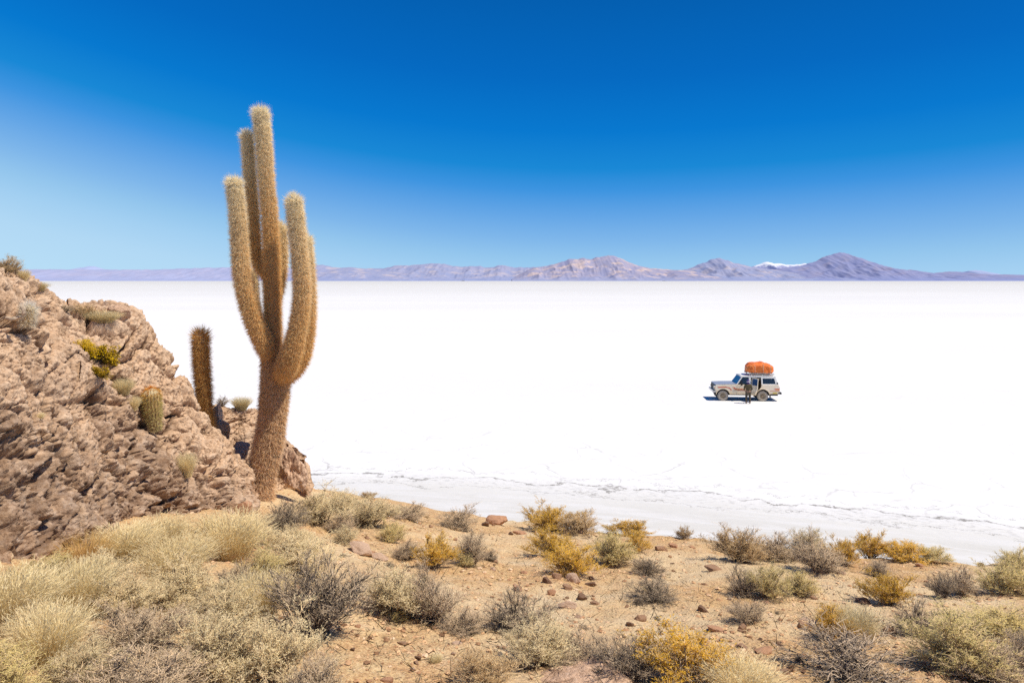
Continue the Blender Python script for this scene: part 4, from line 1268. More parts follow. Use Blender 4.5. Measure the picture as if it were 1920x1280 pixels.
# boulders
def boulder(u, v, w, h, y, label, seed, mat='boulder', sub=6, rough=0.16):
    me = stone_mesh('boulder', seed, mat, 0.6, 8, sub, rough)
    o = obj('boulder', me)
    k = y / F
    c = px(u, v, y)
    o.location = c
    o.scale = (w * k / 1.1, w * k / 1.1, h * k / 0.85)
    o.rotation_euler = (0, 0, seed)
    tag(o, label, 'boulder', 'boulders')
    return o


yb = hit(1085, 1279, True)[0].y
boulder(1080, 1290, 200, 96, yb + 0.02, 'pink pitted boulder at the lower edge of the slope', 3)
h_, _ = hit(222, 600)
boulder(220, 592, 50, 36, h_.y + 0.1, 'rounded brown boulder perched on the shoulder of the outcrop', 8)
boulder(418, 806, 50, 34, 12.4, 'shadowed block in the cleft behind the columnar cactus', 12)
boulder(408, 775, 40, 40, 12.9, 'grey lit block beside the columnar cactus', 15)
boulder(446, 850, 52, 44, 12.3, 'shadowed block next to the cactus trunk', 18)
boulder(548, 884, 72, 86, 12.5, 'square block of pale rock behind the trunk foot', 33, 'boulder', 6, 0.26)
boulder(935, 975, 44, 18, hit(935, 984, True)[0].y + .2, 'reddish earth mound on the brow behind the dark square stone', 25, 'stone_red', 5)

# dead cactus root on the rock
def dead_root():
    h, _ = hit(24, 592)
    y = h.y - 0.1
    P = [(40, 574, 4), (45, 583, 4.5), (43, 592, 5), (34, 597, 5), (22, 598, 4.5), (10, 596, 4)]
    bm = bmesh.new(); rings = []
    pts, s = catmull([(*px(u, v, y), r / F * y) for u, v, r in P], 40)
    for i, p in enumerate(pts):
        ring = []
        for k in range(10):
            t = k / 10 * 6.283
            rr = p[3] * (1 + 0.25 * math.sin(3 * t + i * .3) + 0.1 * math.sin(i * 1.1))
            ring.append(bm.verts.new((p[0] + rr * math.cos(t) * 0.6, p[1] + rr * math.sin(t) * .9, p[2] + rr * math.cos(t) * 0.8)))
        rings.append(ring)
    for a, b in zip(rings[:-1], rings[1:]):
        for k in range(10): bm.faces.new((a[k], a[(k + 1) % 10], b[(k + 1) % 10], b[k]))
    bm.faces.new(rings[0]); bm.faces.new(rings[-1][::-1])
    o = bm_obj('dead_branch', bm, M['deadwood'], None, True)
    tag(o, 'curved bleached dead branch lying beside the white woolly cactus', 'dead branch')


dead_root()


def gravel():
    rng = np.random.default_rng(77)
    N = 34000
    u = rng.uniform(-1.0, 1.05, N); y = 3.2 * (15 / 3.2) ** rng.uniform(0, 1, N)
    a = u * 0.72
    x = a * y
    yc = np.interp(a, _CA, _CY)
    m = (y < yc + 0.3) & ((a > -0.45) | (rng.random(N) < 0.2))
    # clumped
    cl = fbm(np.stack([x * 0.8, y * 0.8, 0 * x], 1), 3, 5)
    m &= rng.random(N) < 0.45 + 0.9 * cl
    x, y = x[m], y[m]
    n = len(x)
    z = ground_z(x, y)
    s = 0.004 + 0.026 * rng.uniform(0, 1, n) ** 4.2 * (y / 8) ** 0.2
    base = np.array([[1, 0, 0], [0, 1, 0], [-1, 0, 0], [0, -1, 0], [0.2, 0.1, 0.8], [0, 0, -0.7], [0.75, 0.7, 0.35], [-0.7, 0.65, 0.3], [-0.6, -0.75, 0.4], [0.7, -0.6, 0.3]])
    T = np.array([[0, 6, 4], [6, 1, 4], [1, 7, 4], [7, 2, 4], [2, 8, 4], [8, 3, 4], [3, 9, 4], [9, 0, 4], [0, 1, 6], [1, 2, 7], [2, 3, 8], [3, 0, 9]])
    V = base[None] * (1 + rng.uniform(-.3, .3, (n, len(base), 3))) * s[:, None, None] * np.array([1, 1, 0.75])
    an = rng.uniform(0, 6.28, n); c, sn = np.cos(an), np.sin(an)
    X = V[..., 0] * c[:, None] - V[..., 1] * sn[:, None]; Y = V[..., 0] * sn[:, None] + V[..., 1] * c[:, None]
    V = np.stack([X + x[:, None], Y + y[:, None], V[..., 2] + z[:, None] + s[:, None] * .25], -1).reshape(-1, 3)
    TT = (T[None] + (np.arange(n) * len(base))[:, None, None]).reshape(-1, 3)
    q = NT('gravel')
    ri = q.rnd_isle()
    q.color(q.ramp(ri, [(0.0, (0.20, 0.11, 0.06)), (0.25, (0.46, 0.26, 0.14)), (0.6, (0.74, 0.48, 0.26)), (0.85, (0.70, 0.47, 0.28)), (1.0, (0.74, 0.54, 0.36))])).rough(1.0)
    o = obj('gravel', mesh_np('gravel', V, T=TT, mats=[q.m]))
    tag(o, 'fine brown gravel scattered over the sand', 'gravel', kind='stuff')


gravel()


def litter():
    """dead twigs and grass bits lying around the shrubs"""
    rng = np.random.default_rng(31)
    P = []
    for o in [o for o in COL.objects if o.get('category') in ('shrub', 'grass tussock') and o.get('group') != G4]:
        n = int(60 * min(2.5, o.scale[0] / 0.6))
        r = o.scale[0] * 0.5 * (0.5 + rng.gamma(2.0, 0.35, n)); t = rng.uniform(0, 6.28, n)
        P.append(np.stack([o.location.x + r * np.cos(t), o.location.y + r * np.sin(t)], 1))
    a = rng.uniform(-0.2, 0.75, 5000); y = 3.4 * 4.0 ** rng.uniform(0, 1, 5000)
    P.append(np.stack([a * y, y], 1)[y < np.interp(a, _CA, _CY) - 0.2])
    P = np.concatenate(P)
    z = ground_z(P[:, 0], P[:, 1])
    p = np.stack([P[:, 0], P[:, 1], z + 0.006], 1)
    n = len(p); t = rng.uniform(0, 6.28, n); l = rng.uniform(0.02, 0.11, n)
    up = rng.random(n) < 0.3
    q = p + np.stack([np.cos(t) * l, np.sin(t) * l, np.where(up, l * rng.uniform(0.3, 1.2, n), 0.01)], 1)
    V, Q = ribbons(p, q, 0.0028, 0.0012, rng)
    o = obj('dry_litter', mesh_np('dry_litter', V, Q=Q, mats=[M['twig_tan']]))
    tag(o, 'dead twigs and dry grass bits littering the sand', 'plant litter', kind='stuff')


litter()


# ------------------------------------------------------------------ the off-road car
def prism(bm, pts, y0, y1, ytop=None):
    """polygon of (x, z) pushed from y0 to y1; ytop(z) shifts the y of each point (tumblehome)"""
    f = ytop or (lambda z: 0.0)
    a = [bm.verts.new((x, y0 + f(z), z)) for x, z in pts]
    b = [bm.verts.new((x, y1 + f(z), z)) for x, z in pts]
    n = len(pts)
    bm.faces.new(a); bm.faces.new(b[::-1])
    for i in range(n):
        j = (i + 1) % n
        bm.faces.new((a[j], a[i], b[i], b[j]))


def box(bm, x0, x1, y0, y1, z0, z1):
    prism(bm, [(x0, z0), (x1, z0), (x1, z1), (x0, z1)], y0, y1)


def arc(cx, cz, r, a0, a1, n=12):
    return [(cx + r * math.cos(R(a0 + (a1 - a0) * i / n)), cz + r * math.sin(R(a0 + (a1 - a0) * i / n))) for i in range(n + 1)]


def bev(o, w=0.012, seg=2):
    m = o.modifiers.new('bevel', 'BEVEL'); m.width = w; m.segments = seg; m.limit_method = 'ANGLE'; m.angle_limit = R(35)
    return o


def car():
    dn = 8.46 * F / (752.2 - CV)             # distance of the near wheels
    sx = 0.0
    ox = (1357.3 - CU) / F * dn - 0.82
    yaw = R(-5)
    pv = Vector((ox + 3.55, dn - 0.02, ZS))                               # the near rear wheel stays put
    turn = Matrix.Translation(pv) @ Matrix.Rotation(yaw, 4, 'Z') @ Matrix.Translation(-pv)
    root = empty('off_road_car', turn @ Vector((ox, dn + 0.86, ZS)), yaw)
    tag(root, 'cream off road estate car with red stripes parked on the salt, rear door open', 'car')
    # local: x from the nose (0) to the tail (4.7), y negative towards the camera, z up
    yn = -0.88
    tum = lambda z: 0.16 * max(0.0, (z - 1.14)) if z > 1.14 else 0.0
    fa = arc(0.82, 0.37, 0.47, 20, 165, 12)
    ra = arc(3.55, 0.37, 0.47, 17, 160, 12)
    top_f = [(0.31, 0.60), (0.27, 0.80), (0.28, 1.05), (0.34, 1.11), (1.74, 1.16), (2.74, 1.16), (2.74, 0.47)]
    front = [(1.27, 0.47)] + fa[::1] + [(0.355, 0.52)] + top_f
    rear = [(3.12, 0.56)]
    B = bmesh.new()
    prism(B, front, yn, yn + 0.05)
    rear = [(4.02, 0.52)] + ra + [(3.09, 0.60), (3.30, 0.80), (3.44, 1.0), (3.47, 1.16), (4.60, 1.15), (4.68, 1.05), (4.69, 0.62), (4.60, 0.52)]
    prism(B, rear, yn, yn + 0.05)
    box(B, 2.741, 3.10, yn + 0.002, yn + 0.05, 0.42, 0.50)                     # sill under the open door
    # far side, nose, tail
    far = [(1.27, 0.47)] + fa + [(0.355, 0.52)] + top_f[:-2] + [(4.60, 1.15), (4.68, 1.05), (4.69, 0.62), (4.60, 0.52), (4.02, 0.52)] + ra + [(3.1, 0.47)]
    prism(B, far, 0.83, 0.88)
    box(B, 0.275, 0.32, yn + 0.051, 0.829, 0.60, 1.06)
    box(B, 4.62, 4.685, yn + 0.051, 0.829, 0.56, 1.13)
    o = bm_obj('body', B, M['paint'], root); bev(o, 0.010)
    body = o
    # fender lips
    fl = bmesh.new()
    for cx in (0.82, 3.55):
        o_, i_ = arc(cx, 0.37, 0.515, 12, 168, 14), arc(cx, 0.37, 0.472, 12, 168, 14)
        prism(fl, o_ + i_[::-1], yn - 0.035, yn - 0.001)
    bev(bm_obj('wheel_arch', fl, M['paint'], root), 0.006)
    # floor, wheel wells, dashboard block
    fb = bmesh.new()
    box(fb, 0.36, 4.6, -0.80, 0.80, 0.40, 0.50)
    box(fb, 0.36, 1.7, -0.78, 0.78, 0.55, 1.05)
    box(fb, 1.72, 1.95, -0.78, 0.78, 0.52, 1.14)
    bm_obj('underbody', fb, M['dark'], root)
    sb = bmesh.new()
    for x0 in (2.25, 3.05):
        for (a, b) in ((-0.70, -0.12), (0.12, 0.70)):
            box(sb, x0, x0 + 0.45, a, b, 0.55, 0.82); box(sb, x0 + 0.40, x0 + 0.54, a, b, 0.80, 1.28)
            box(sb, x0 + 0.43, x0 + 0.52, (a + b) / 2 - .12, (a + b) / 2 + .12, 1.29, 1.46)
    bev(bm_obj('seat', sb, M['seat'], root), 0.03)
    lb = bmesh.new(); box(lb, 3.75, 4.5, -0.7, 0.7, 0.52, 1.16); bm_obj('cargo', lb, M['dark'], root)
    # bonnet
    hb = bmesh.new()
    prism(hb, [(0.29, 1.115), (0.34, 1.145), (0.9, 1.175), (1.76, 1.19), (1.76, 1.165), (0.34, 1.10)], -0.84, 0.84)
    bev(bm_obj('bonnet', hb, M['bonnet'], root), 0.02, 3)
    # greenhouse pillars
    P = bmesh.new()
    for sgn in (-1, 1):
        def pil(pts):
            vs = []
            for dy in (0.0, 0.045):
                vs.append([P.verts.new((x, sgn * (0.865 - dy - tum(z)), z)) for x, z in pts])
            n = len(pts)
            P.faces.new(vs[0]); P.faces.new(vs[1][::-1])
            for i in range(n):
                j = (i + 1) % n
                P.faces.new((vs[0][j], vs[0][i], vs[1][i], vs[1][j]))
        pil([(1.74, 1.165), (1.83, 1.165), (2.17, 1.66), (2.12, 1.70)])
        pil([(2.60, 1.165), (2.74, 1.165), (2.74, 1.66), (2.62, 1.66)])
        pil([(3.46, 1.165), (3.55, 1.165), (3.55, 1.66), (3.46, 1.66)])
        pil([(4.44, 1.155), (4.60, 1.155), (4.47, 1.66), (4.34, 1.66)])
        pil([(2.12, 1.662), (4.47, 1.662), (4.44, 1.72), (2.12, 1.72)])
        pil([(3.551, 1.155), (4.439, 1.155), (4.42, 1.215), (3.551, 1.215)])
        pil([(3.551, 1.60), (4.355, 1.60), (4.34, 1.658), (3.551, 1.658)])
    for (x, z) in ((4.60, 1.15), (4.46, 1.60)):
        box(P, x - 0.05, x, -0.80 + tum(z), 0.80 - tum(z), z + 0.005, z + 0.06)
    bev(bm_obj('pillar_frame', P, M['paint_pale'], root), 0.006)
    # roof, slightly crowned
    rb = bmesh.new(); nx, ny = 12, 10; g = []
    for i in range(nx + 1):
        row = []
        for j in range(ny + 1):
            s, t = i / nx, j / ny * 2 - 1
            x = 2.02 + s * 2.44
            z = 1.735 + 0.055 * (1 - t * t) + 0.025 * math.sin(s * math.pi) - 0.03 * (1 - min(1, s * 8))
            row.append(rb.verts.new((x, t * 0.785, z)))
        g.append(row)
    for i in range(nx):
        for j in range(ny): rb.faces.new((g[i][j], g[i + 1][j], g[i + 1][j + 1], g[i][j + 1]))
    o = bm_obj('roof', rb, M['paint_pale'], root, True)
    m = o.modifiers.new('thick', 'SOLIDIFY'); m.thickness = 0.03; m.offset = -1
    # glass
    def pane(name, pts, mat='glass', parent=root):
        b = bmesh.new()
        vs = [b.verts.new(p) for p in pts]
        b.faces.new(vs)
        o = bm_obj(name, b, M[mat], parent)
        mm = o.modifiers.new('thick', 'SOLIDIFY'); mm.thickness = 0.006
        return o
    pane('windscreen', [(1.76, -0.80, 1.175), (1.76, 0.80, 1.175), (2.11, 0.73, 1.70), (2.11, -0.73, 1.70)], 'screen')
    for sgn in (-1, 1):
        yv = lambda z: sgn * (0.843 - tum(z))
        pane('side_window', [(3.55, yv(1.21), 1.21), (4.43, yv(1.21), 1.21), (4.36, yv(1.6), 1.60), (3.55, yv(1.6), 1.60)])
    yv = lambda z: 0.843 - tum(z)
    pane('side_window', [(1.84, yv(1.17), 1.17), (2.60, yv(1.17), 1.17), (2.62, yv(1.66), 1.66), (2.17, yv(1.66), 1.66)])
    pane('side_window', [(2.74, yv(1.17), 1.17), (3.46, yv(1.17), 1.17), (3.46, yv(1.66), 1.66), (2.74, yv(1.66), 1.66)])
    pane('rear_window', [(4.58, -0.74, 1.2), (4.58, 0.74, 1.2), (4.46, 0.68, 1.62), (4.46, -0.68, 1.62)])
    # closed front door: skin a little proud, with window frame and handle
    db = bmesh.new()
    prism(db, [(1.80, 0.50), (2.70, 0.50), (2.70, 1.155), (1.80, 1.155)], yn - 0.014, yn - 0.001)
    fd = bev(bm_obj('door', db, M['paint'], root), 0.006)
    pane('window', [(1.86, -0.835 + .005, 1.19), (2.59, -0.835 + .005, 1.19), (2.61, -0.76, 1.64), (2.18, -0.76, 1.64)], 'glass', fd)
    hb = bmesh.new(); box(hb, 2.50, 2.64, yn - 0.045, yn - 0.015, 1.0, 1.035); bm_obj('handle', hb, M['chrome'], fd)
    wm = bmesh.new()
    prism(wm, [(1.99, 1.12), (2.12, 1.12), (2.13, 1.29), (2.0, 1.29)], yn - 0.20, yn - 0.12); box(wm, 2.03, 2.08, yn - 0.12, yn - 0.0145, 1.15, 1.18)
    bev(bm_obj('mirror', wm, M['black'], root), 0.015)
    # open rear door, hinged at its front edge
    dr = empty('hinge', (2.745, yn, 0)); dr.parent = root
    ob = bmesh.new()
    prism(ob, [(0.01, 0.50), (0.42, 0.50), (0.60, 0.78), (0.70, 0.95), (0.72, 1.155), (0.01, 1.155)], 0.0, 0.06)
    def pil2(pts):
        vs = []
        for dy in (0.01, 0.045):
            vs.append([ob.verts.new((x, dy + tum(z) * 0.9, z)) for x, z in pts])
        n = len(pts)
        ob.faces.new(vs[0]); ob.faces.new(vs[1][::-1])
        for i in range(n):
            j = (i + 1) % n
            ob.faces.new((vs[0][j], vs[0][i], vs[1][i], vs[1][j]))
    pil2([(0.01, 1.156), (0.06, 1.156), (0.06, 1.66), (0.01, 1.66)])
    pil2([(0.66, 1.156), (0.72, 1.156), (0.70, 1.66), (0.64, 1.66)])
    pil2([(0.0605, 1.60), (0.639, 1.60), (0.639, 1.66), (0.0605, 1.66)])
    od = bm_obj('door', ob, M['paint'], root)
    od['label'] = 'open rear passenger door'
    mat = Matrix.Translation((2.745, yn - 0.002, 0)) @ Matrix.Rotation(R(-68), 4, 'Z')
    od.matrix_local = mat
    bev(od, 0.006)
    bpy.data.objects.remove(dr)
    pane('window', [(0.06, 0.03, 1.156), (0.66, 0.03, 1.156), (0.64, 0.09, 1.60), (0.06, 0.09, 1.60)], 'screen', od)
    hb = bmesh.new(); box(hb, 0.52, 0.64, -0.03, -0.001, 1.0, 1.035); bm_obj('handle', hb, M['chrome'], od)
    # stripes and markers (thin sheets laid on the side)
    def decal(name, pts, mat, y=yn - 0.004):
        b = bmesh.new(); prism(b, pts, y - 0.003, y + 0.002); return bm_obj(name, b, M[mat], root)
    Z = lambda zy: (885 - zy) / 256
    Xc = lambda zx: (zx - 340) / 256
    def zp(l): return [(Xc(a), Z(b)) for a, b in l]
    decal('stripe', zp([(445, 634), (600, 630), (660, 642), (690, 668), (700, 692), (690, 697), (672, 672), (650, 655), (600, 646), (470, 652)]), 'red')
    decal('stripe', zp([(702, 638), (720, 640), (748, 640), (790, 668), (905, 668), (905, 672), (760, 672)]), 'red', yn - 0.0175)
    decal('stripe', zp([(730, 676), (940, 676), (940, 682), (800, 690), (740, 690)]), 'brownline', yn - 0.0175)
    decal('stripe', zp([(780, 655), (945, 660), (945, 668), (795, 667)]), 'orange', yn - 0.0175)
    decal('stripe', zp([(790, 692), (945, 684), (945, 695), (800, 697)]), 'red', yn - 0.0175)
    decal('stripe', zp([(1440, 652), (1535, 652), (1538, 664), (1456, 664)]), 'red')
    decal('stripe', zp([(1462, 668), (1538, 668), (1540, 684), (1478, 684)]), 'orange')
    decal('stripe', zp([(1376, 690), (1540, 689), (1540, 697), (1378, 697)]), 'red')
    decal('marker_panel', zp([(1422, 722), (1498, 720), (1498, 744), (1422, 746)]), 'yellow')
    decal('fuel_flap', zp([(1490, 545), (1515, 545), (1520, 578), (1492, 575)]), 'black', yn + 0.02)
    # nose: grille, lamps, bumper
    gb = bmesh.new(); box(gb, 0.245, 0.272, -0.60, 0.60, 0.80, 1.04)
    gr = bm_obj('grille', gb, M['black'], root)
    for sgn in (-1, 1):
        lb = bmesh.new()
        bmesh.ops.create_cone(lb, cap_ends=True, segments=20, radius1=0.10, radius2=0.09, depth=0.05, matrix=Matrix.Translation((0.245, sgn * 0.70, 0.93)) @ Matrix.Rotation(R(90), 4, 'Y'))
        bm_obj('headlight', lb, M['lens'], root)
        ib = bmesh.new(); box(ib, 0.25, 0.31, sgn * 0.845 - 0.03, sgn * 0.845 + 0.03, 0.86, 0.98); bm_obj('indicator', ib, M['amber'], root)
        tb = bmesh.new(); box(tb, 4.686, 4.71, sgn * 0.74 - 0.10, sgn * 0.74 + 0.10, 0.72, 0.98); bm_obj('tail_light', tb, M['redlamp'], root)
    fb = bmesh.new(); prism(fb, [(0.13, 0.60), (0.23, 0.56), (0.23, 0.74), (0.13, 0.74)], -0.86, 0.86); box(fb, 0.15, 0.34, -0.92, -0.886, 0.60, 0.72); box(fb, 0.15, 0.34, 0.886, 0.92, 0.60, 0.72)
    bev(bm_obj('bumper', fb, M['chrome'], root), 0.015)
    rb = bmesh.new(); box(rb, 4.72, 4.84, -0.86, 0.86, 0.50, 0.63); box(rb, 4.58, 4.72, -0.91, -0.885, 0.52, 0.61); bev(bm_obj('bumper', rb, M['black'], root), 0.015)
    # wheels
    def tyre():
        b = bmesh.new()
        prof = [(0.20, -0.10), (0.30, -0.115), (0.345, -0.10), (0.365, -0.06), (0.368, 0.06), (0.345, 0.10), (0.30, 0.115), (0.20, 0.10)]
        n = 40; rings = []
        for k in range(n):
            t = 2 * math.pi * k / n
            rings.append([b.verts.new((r * math.cos(t) * (1 + (0.012 if (k % 2 and abs(w) < .1 and r > .34) else 0)), w, r * math.sin(t) * (1 + (0.012 if (k % 2 and abs(w) < .1 and r > .34) else 0)))) for r, w in prof])
        for k in range(n):
            a, c = rings[k], rings[(k + 1) % n]
            for i in range(len(prof)):
                j = (i + 1) % len(prof)
                b.faces.new((a[i], a[j], c[j], c[i]))
        return b
    def rim(s):
        b = bmesh.new()
        prof = [(0.0, 0.085), (0.055, 0.085), (0.06, 0.06), (0.10, 0.045), (0.15, 0.05), (0.175, 0.06), (0.198, 0.09), (0.205, 0.095), (0.205, -0.09)]
        n = 28; rings = []
        for k in range(n):
            t = 2 * math.pi * k / n
            rings.append([b.verts.new((r * math.cos(t), w * s, r * math.sin(t))) for r, w in prof[1:]])
        c0 = b.verts.new((0, prof[0][1] * s, 0))
        for k in range(n):
            a, c = rings[k], rings[(k + 1) % n]
            b.faces.new((c0, a[0], c[0]))
            for i in range(len(prof) - 2): b.faces.new((a[i], a[i + 1], c[i + 1], c[i]))
        for k in range(6):
            t = 2 * math.pi * k / 6
            bmesh.ops.create_cone(b, cap_ends=True, segments=6, radius1=0.012, radius2=0.012, depth=0.03, matrix=Matrix.Translation((0.08 * math.cos(t), s * 0.065, 0.08 * math.sin(t))) @ Matrix.Rotation(R(90), 4, 'X'))
        return b
    for x in (0.82, 3.55):
        for s in (-1, 1):
            w = bm_obj('wheel', rim(s), M['rim'], root, False)
            w.location = (x, s * 0.765, 0.366)
            bm_obj('tyre', tyre(), M['tyre'], w, False)
    # roof rack
    k = bmesh.new()
    for y in (-0.74, 0.74):
        box(k, 2.62, 4.36, y - 0.018, y + 0.018, 1.835, 1.875)
        box(k, 2.62, 4.36, y - 0.015, y + 0.015, 1.93, 1.955)
        for x in (2.8, 3.55, 4.22): box(k, x - 0.03, x + 0.03, y - 0.025, y + 0.025, 1.70, 1.834)
        for x in (2.64, 3.2, 3.75, 4.33): box(k, x - 0.012, x + 0.012, y - 0.012, y + 0.012, 1.876, 1.929)
    for i in range(8):
        x = 2.66 + i * 0.235
        box(k, x - 0.015, x + 0.015, -0.721, 0.721, 1.845, 1.868)
    bm_obj('roof_rack', k, M['chrome'], root)
    # mud flap
    mb = bmesh.new(); box(mb, 4.06, 4.09, yn + 0.02, yn + 0.26, 0.22, 0.52); bm_obj('mud_flap', mb, M['black'], root)
    # ---- the load on the rack: a thing of its own
    lo = bmesh.new()
    bmesh.ops.create_icosphere(lo, subdivisions=5, radius=1.0)
    V = np.array([v.co[:] for v in lo.verts])
    S = np.sign(V) * np.abs(V) ** 0.43
    S *= np.array([0.92, 0.66, 0.36])
    xx = S[:, 0]
    topz = 0.36 + 0.11 * np.cos((xx + 0.05) * 2.4) - 0.05 * sstep(0.3, 0.9, xx) + 0.02 * np.sin(xx * 7)
    S[:, 2] = np.where(S[:, 2] > 0, S[:, 2] / 0.36 * topz, S[:, 2] / 0.36 * 0.29)
    lumps = 0.06 * fbm(S * 3.2, 3, 4) + 0.06 * ridged(S * np.array([5, 4, 3.5]), 3, 9)
    S = S + V * lumps[:, None]
    for v, c in zip(lo.verts, S): v.co = c
    bag = empty('luggage_bundle', turn @ Vector((ox + 3.50, dn + 0.80, ZS + 2.185)), yaw)
    tag(bag, 'orange tarpaulin bundle of luggage lashed on the car roof rack', 'luggage')
    bm_obj('tarpaulin', lo, M['tarp'], bag, True)
    for x in (-0.45, 0.12, 0.62):
        b = bmesh.new(); n = 40; rr = []
        for i in range(n):
            t = 2 * math.pi * i / n
            d = np.array([0, math.cos(t), math.sin(t)])
            idx = np.argmax((S - np.array([x, 0, 0])) @ d - 6 * np.abs(S[:, 0] - x))
            p = np.array([x, S[idx, 1], S[idx, 2]]) + d * 0.012
            rr.append([b.verts.new(tuple(p + q)) for q in (d * .012, np.array([.012, 0, 0]), -d * .012, np.array([-.012, 0, 0]))])
        for i in range(n):
            a, c = rr[i], rr[(i + 1) % n]
            for q in range(4): b.faces.new((a[q], a[(q + 1) % 4], c[(q + 1) % 4], c[q]))
        bm_obj('rope', b, M['rope'], bag, True)
    return ox, dn


OX, DN = car()


# ------------------------------------------------------------------ the person
def skin_mesh(name, joints, edges, mat, parent, sub=2, smooth=True):
    me = bpy.data.meshes.new(name + '_frame')
    me.from_pydata([j[:3] for j in joints], edges, [])
    o = bpy.data.objects.new(name, me); link(o)
    m = o.modifiers.new('skin', 'SKIN'); m.use_smooth_shade = True
    for i, j in enumerate(joints):
        r = j[3] if isinstance(j[3], tuple) else (j[3], j[3])
        me.skin_vertices[0].data[i].radius = r
    me.skin_vertices[0].data[0].use_root = True
    s = o.modifiers.new('sub', 'SUBSURF'); s.levels = sub; s.render_levels = sub
    dg = bpy.context.evaluated_depsgraph_get()
    ev = bpy.data.meshes.new_from_object(o.evaluated_get(dg))
    bpy.data.objects.remove(o)
    ev.name = name
    ev.materials.clear(); ev.materials.append(M[mat])
    for p in ev.polygons: p.use_smooth = True
    return obj(name, ev, parent)


def person():
    y = 8.46 * F / (756.4 - CV)
    x = (1402.8 - CU) / F * y
    root = empty('person', (x, y, ZS), R(-12))
    tag(root, 'person in olive brown jacket and purple hat standing at the open car door', 'person')
    # local: faces +y (towards the car), back to the camera; x to their right
    J, E = [], []
    def add(p, r, frm=None):
        J.append((*p, r)); i = len(J) - 1
        if frm is not None: E.append((frm, i))
        return i
    pel = add((0, 0, 0.84), 0.115)
    bel = add((0, 0.01, 0.98), 0.115, pel)
    che = add((0, 0.0, 1.16), 0.13, bel)
    shd = add((0, -0.005, 1.29), 0.10, che)
    nk = add((0, 0.01, 1.37), 0.052, shd)
    h0 = add((0, 0.025, 1.43), 0.066, nk); h1 = add((0, 0.025, 1.50), 0.083, h0); h2 = add((0, 0.02, 1.565), 0.066, h1)
    hands = {}
    for s in (-1, 1):
        sh = add((s * 0.165, -0.005, 1.28), 0.062, shd)
        el = add((s * 0.245, 0.0, 1.03), 0.045, sh)
        wr = add((s * (0.20 if s > 0 else 0.22), 0.17 if s > 0 else 0.12, 0.88), 0.030, el)
        pm = add((s * 0.19, 0.235 if s > 0 else 0.17, 0.845), (0.030, 0.020), wr)
        hands[s] = (wr, pm)
        hp = add((s * 0.09, 0, 0.80), 0.095, pel)
        kn = add((s * (0.11), 0.015, 0.45), 0.062, hp)
        an = add((s * (0.115), -0.01, 0.09), 0.042, kn)
        add((s * 0.135, 0.12, 0.035), 0.038, an)
    for s in (-1, 1):
        wr, pm = hands[s]
        b = Vector(J[pm][:3]); d = (b - Vector(J[wr][:3])).normalized(); sd = Vector((1, 0, 0))
        for k, ln in enumerate((0.062, 0.072, 0.068, 0.052)):
            off = sd * (k - 1.5) * 0.017
            f1 = add(tuple(b + off + d * 0.03), 0.009, pm)
            f2 = add(tuple(b + off + d * (0.03 + ln * .55) + Vector((0, 0, -0.008))), 0.008, f1)
            add(tuple(b + off + d * (0.03 + ln) + Vector((0, -0.004, -0.028))), 0.006, f2)
        t1 = add(tuple(b - sd * s * 0.032 + d * 0.0), 0.010, pm)
        add(tuple(b - sd * s * 0.042 + d * 0.035), 0.008, t1)
    body = skin_mesh('body', J, E, 'skin', root)
    # face: nose, eyes, mouth, ears on the far side of the head
    fb = bmesh.new()
    bmesh.ops.create_uvsphere(fb, u_segments=10, v_segments=8, radius=0.016, matrix=Matrix.Translation((0, 0.115, 1.475)))
    for s in (-1, 1):
        bmesh.ops.create_uvsphere(fb, u_segments=8, v_segments=6, radius=0.02, matrix=Matrix.Translation((s * 0.085, 0.02, 1.485)) @ Matrix.Diagonal((.4, .8, 1.4, 1)))
    bm_obj('face', fb, M['skin'], root, True)
    # clothing
    J, E = [], []
    jw = add((0, 0, 0.80), (0.165, 0.125)); jb = add((0, 0.01, 0.96), (0.165, 0.125), jw); jc = add((0, 0, 1.15), (0.185, 0.14), jb); js = add((0, -0.005, 1.29), (0.14, 0.10), jc); add((0, 0.005, 1.365), 0.075, js)
    for s in (-1, 1):
        sh = add((s * 0.175, -0.005, 1.27), 0.085, js)
        el = add((s * 0.25, 0.0, 1.03), 0.066, sh)
        add((s * (0.205 if s > 0 else 0.225), 0.15 if s > 0 else 0.11, 0.895), 0.05, el)
    skin_mesh('jacket', J, E, 'jacket', root)
    J, E = [], []
    pw = add((0, 0, 0.86), (0.145, 0.115))
    for s in (-1, 1):
        hp = add((s * 0.092, 0, 0.76), 0.108, pw); kn = add((s * 0.112, 0.015, 0.45), 0.086, hp); add((s * 0.118, -0.005, 0.10), 0.068, kn)
    skin_mesh('trousers', J, E, 'trousers', root)
    for s in (-1, 1):
        J, E = [], []
        a = add((s * 0.118, -0.04, 0.055), 0.05); b_ = add((s * 0.125, 0.05, 0.048), 0.048, a); add((s * 0.138, 0.15, 0.038), 0.036, b_)
        skin_mesh('shoe', J, E, 'shoe', root)
    # woolly hat with a pale band
    hb = bmesh.new()
    bmesh.ops.create_uvsphere(hb, u_segments=20, v_segments=14, radius=0.108, matrix=Matrix.Translation((0, 0.015, 1.535)) @ Matrix.Diagonal((0.95, 1.05, 1.0, 1)))
    for v in list(hb.verts):
        if v.co.z < 1.50: v.co.z = 1.50 - (1.50 - v.co.z) * 0.2
    bmesh.ops.create_uvsphere(hb, u_segments=10, v_segments=8, radius=0.03, matrix=Matrix.Translation((0, 0.01, 1.655)))
    hat = bm_obj('hat', hb, M['hat'], root, True)
    bb = bmesh.new()
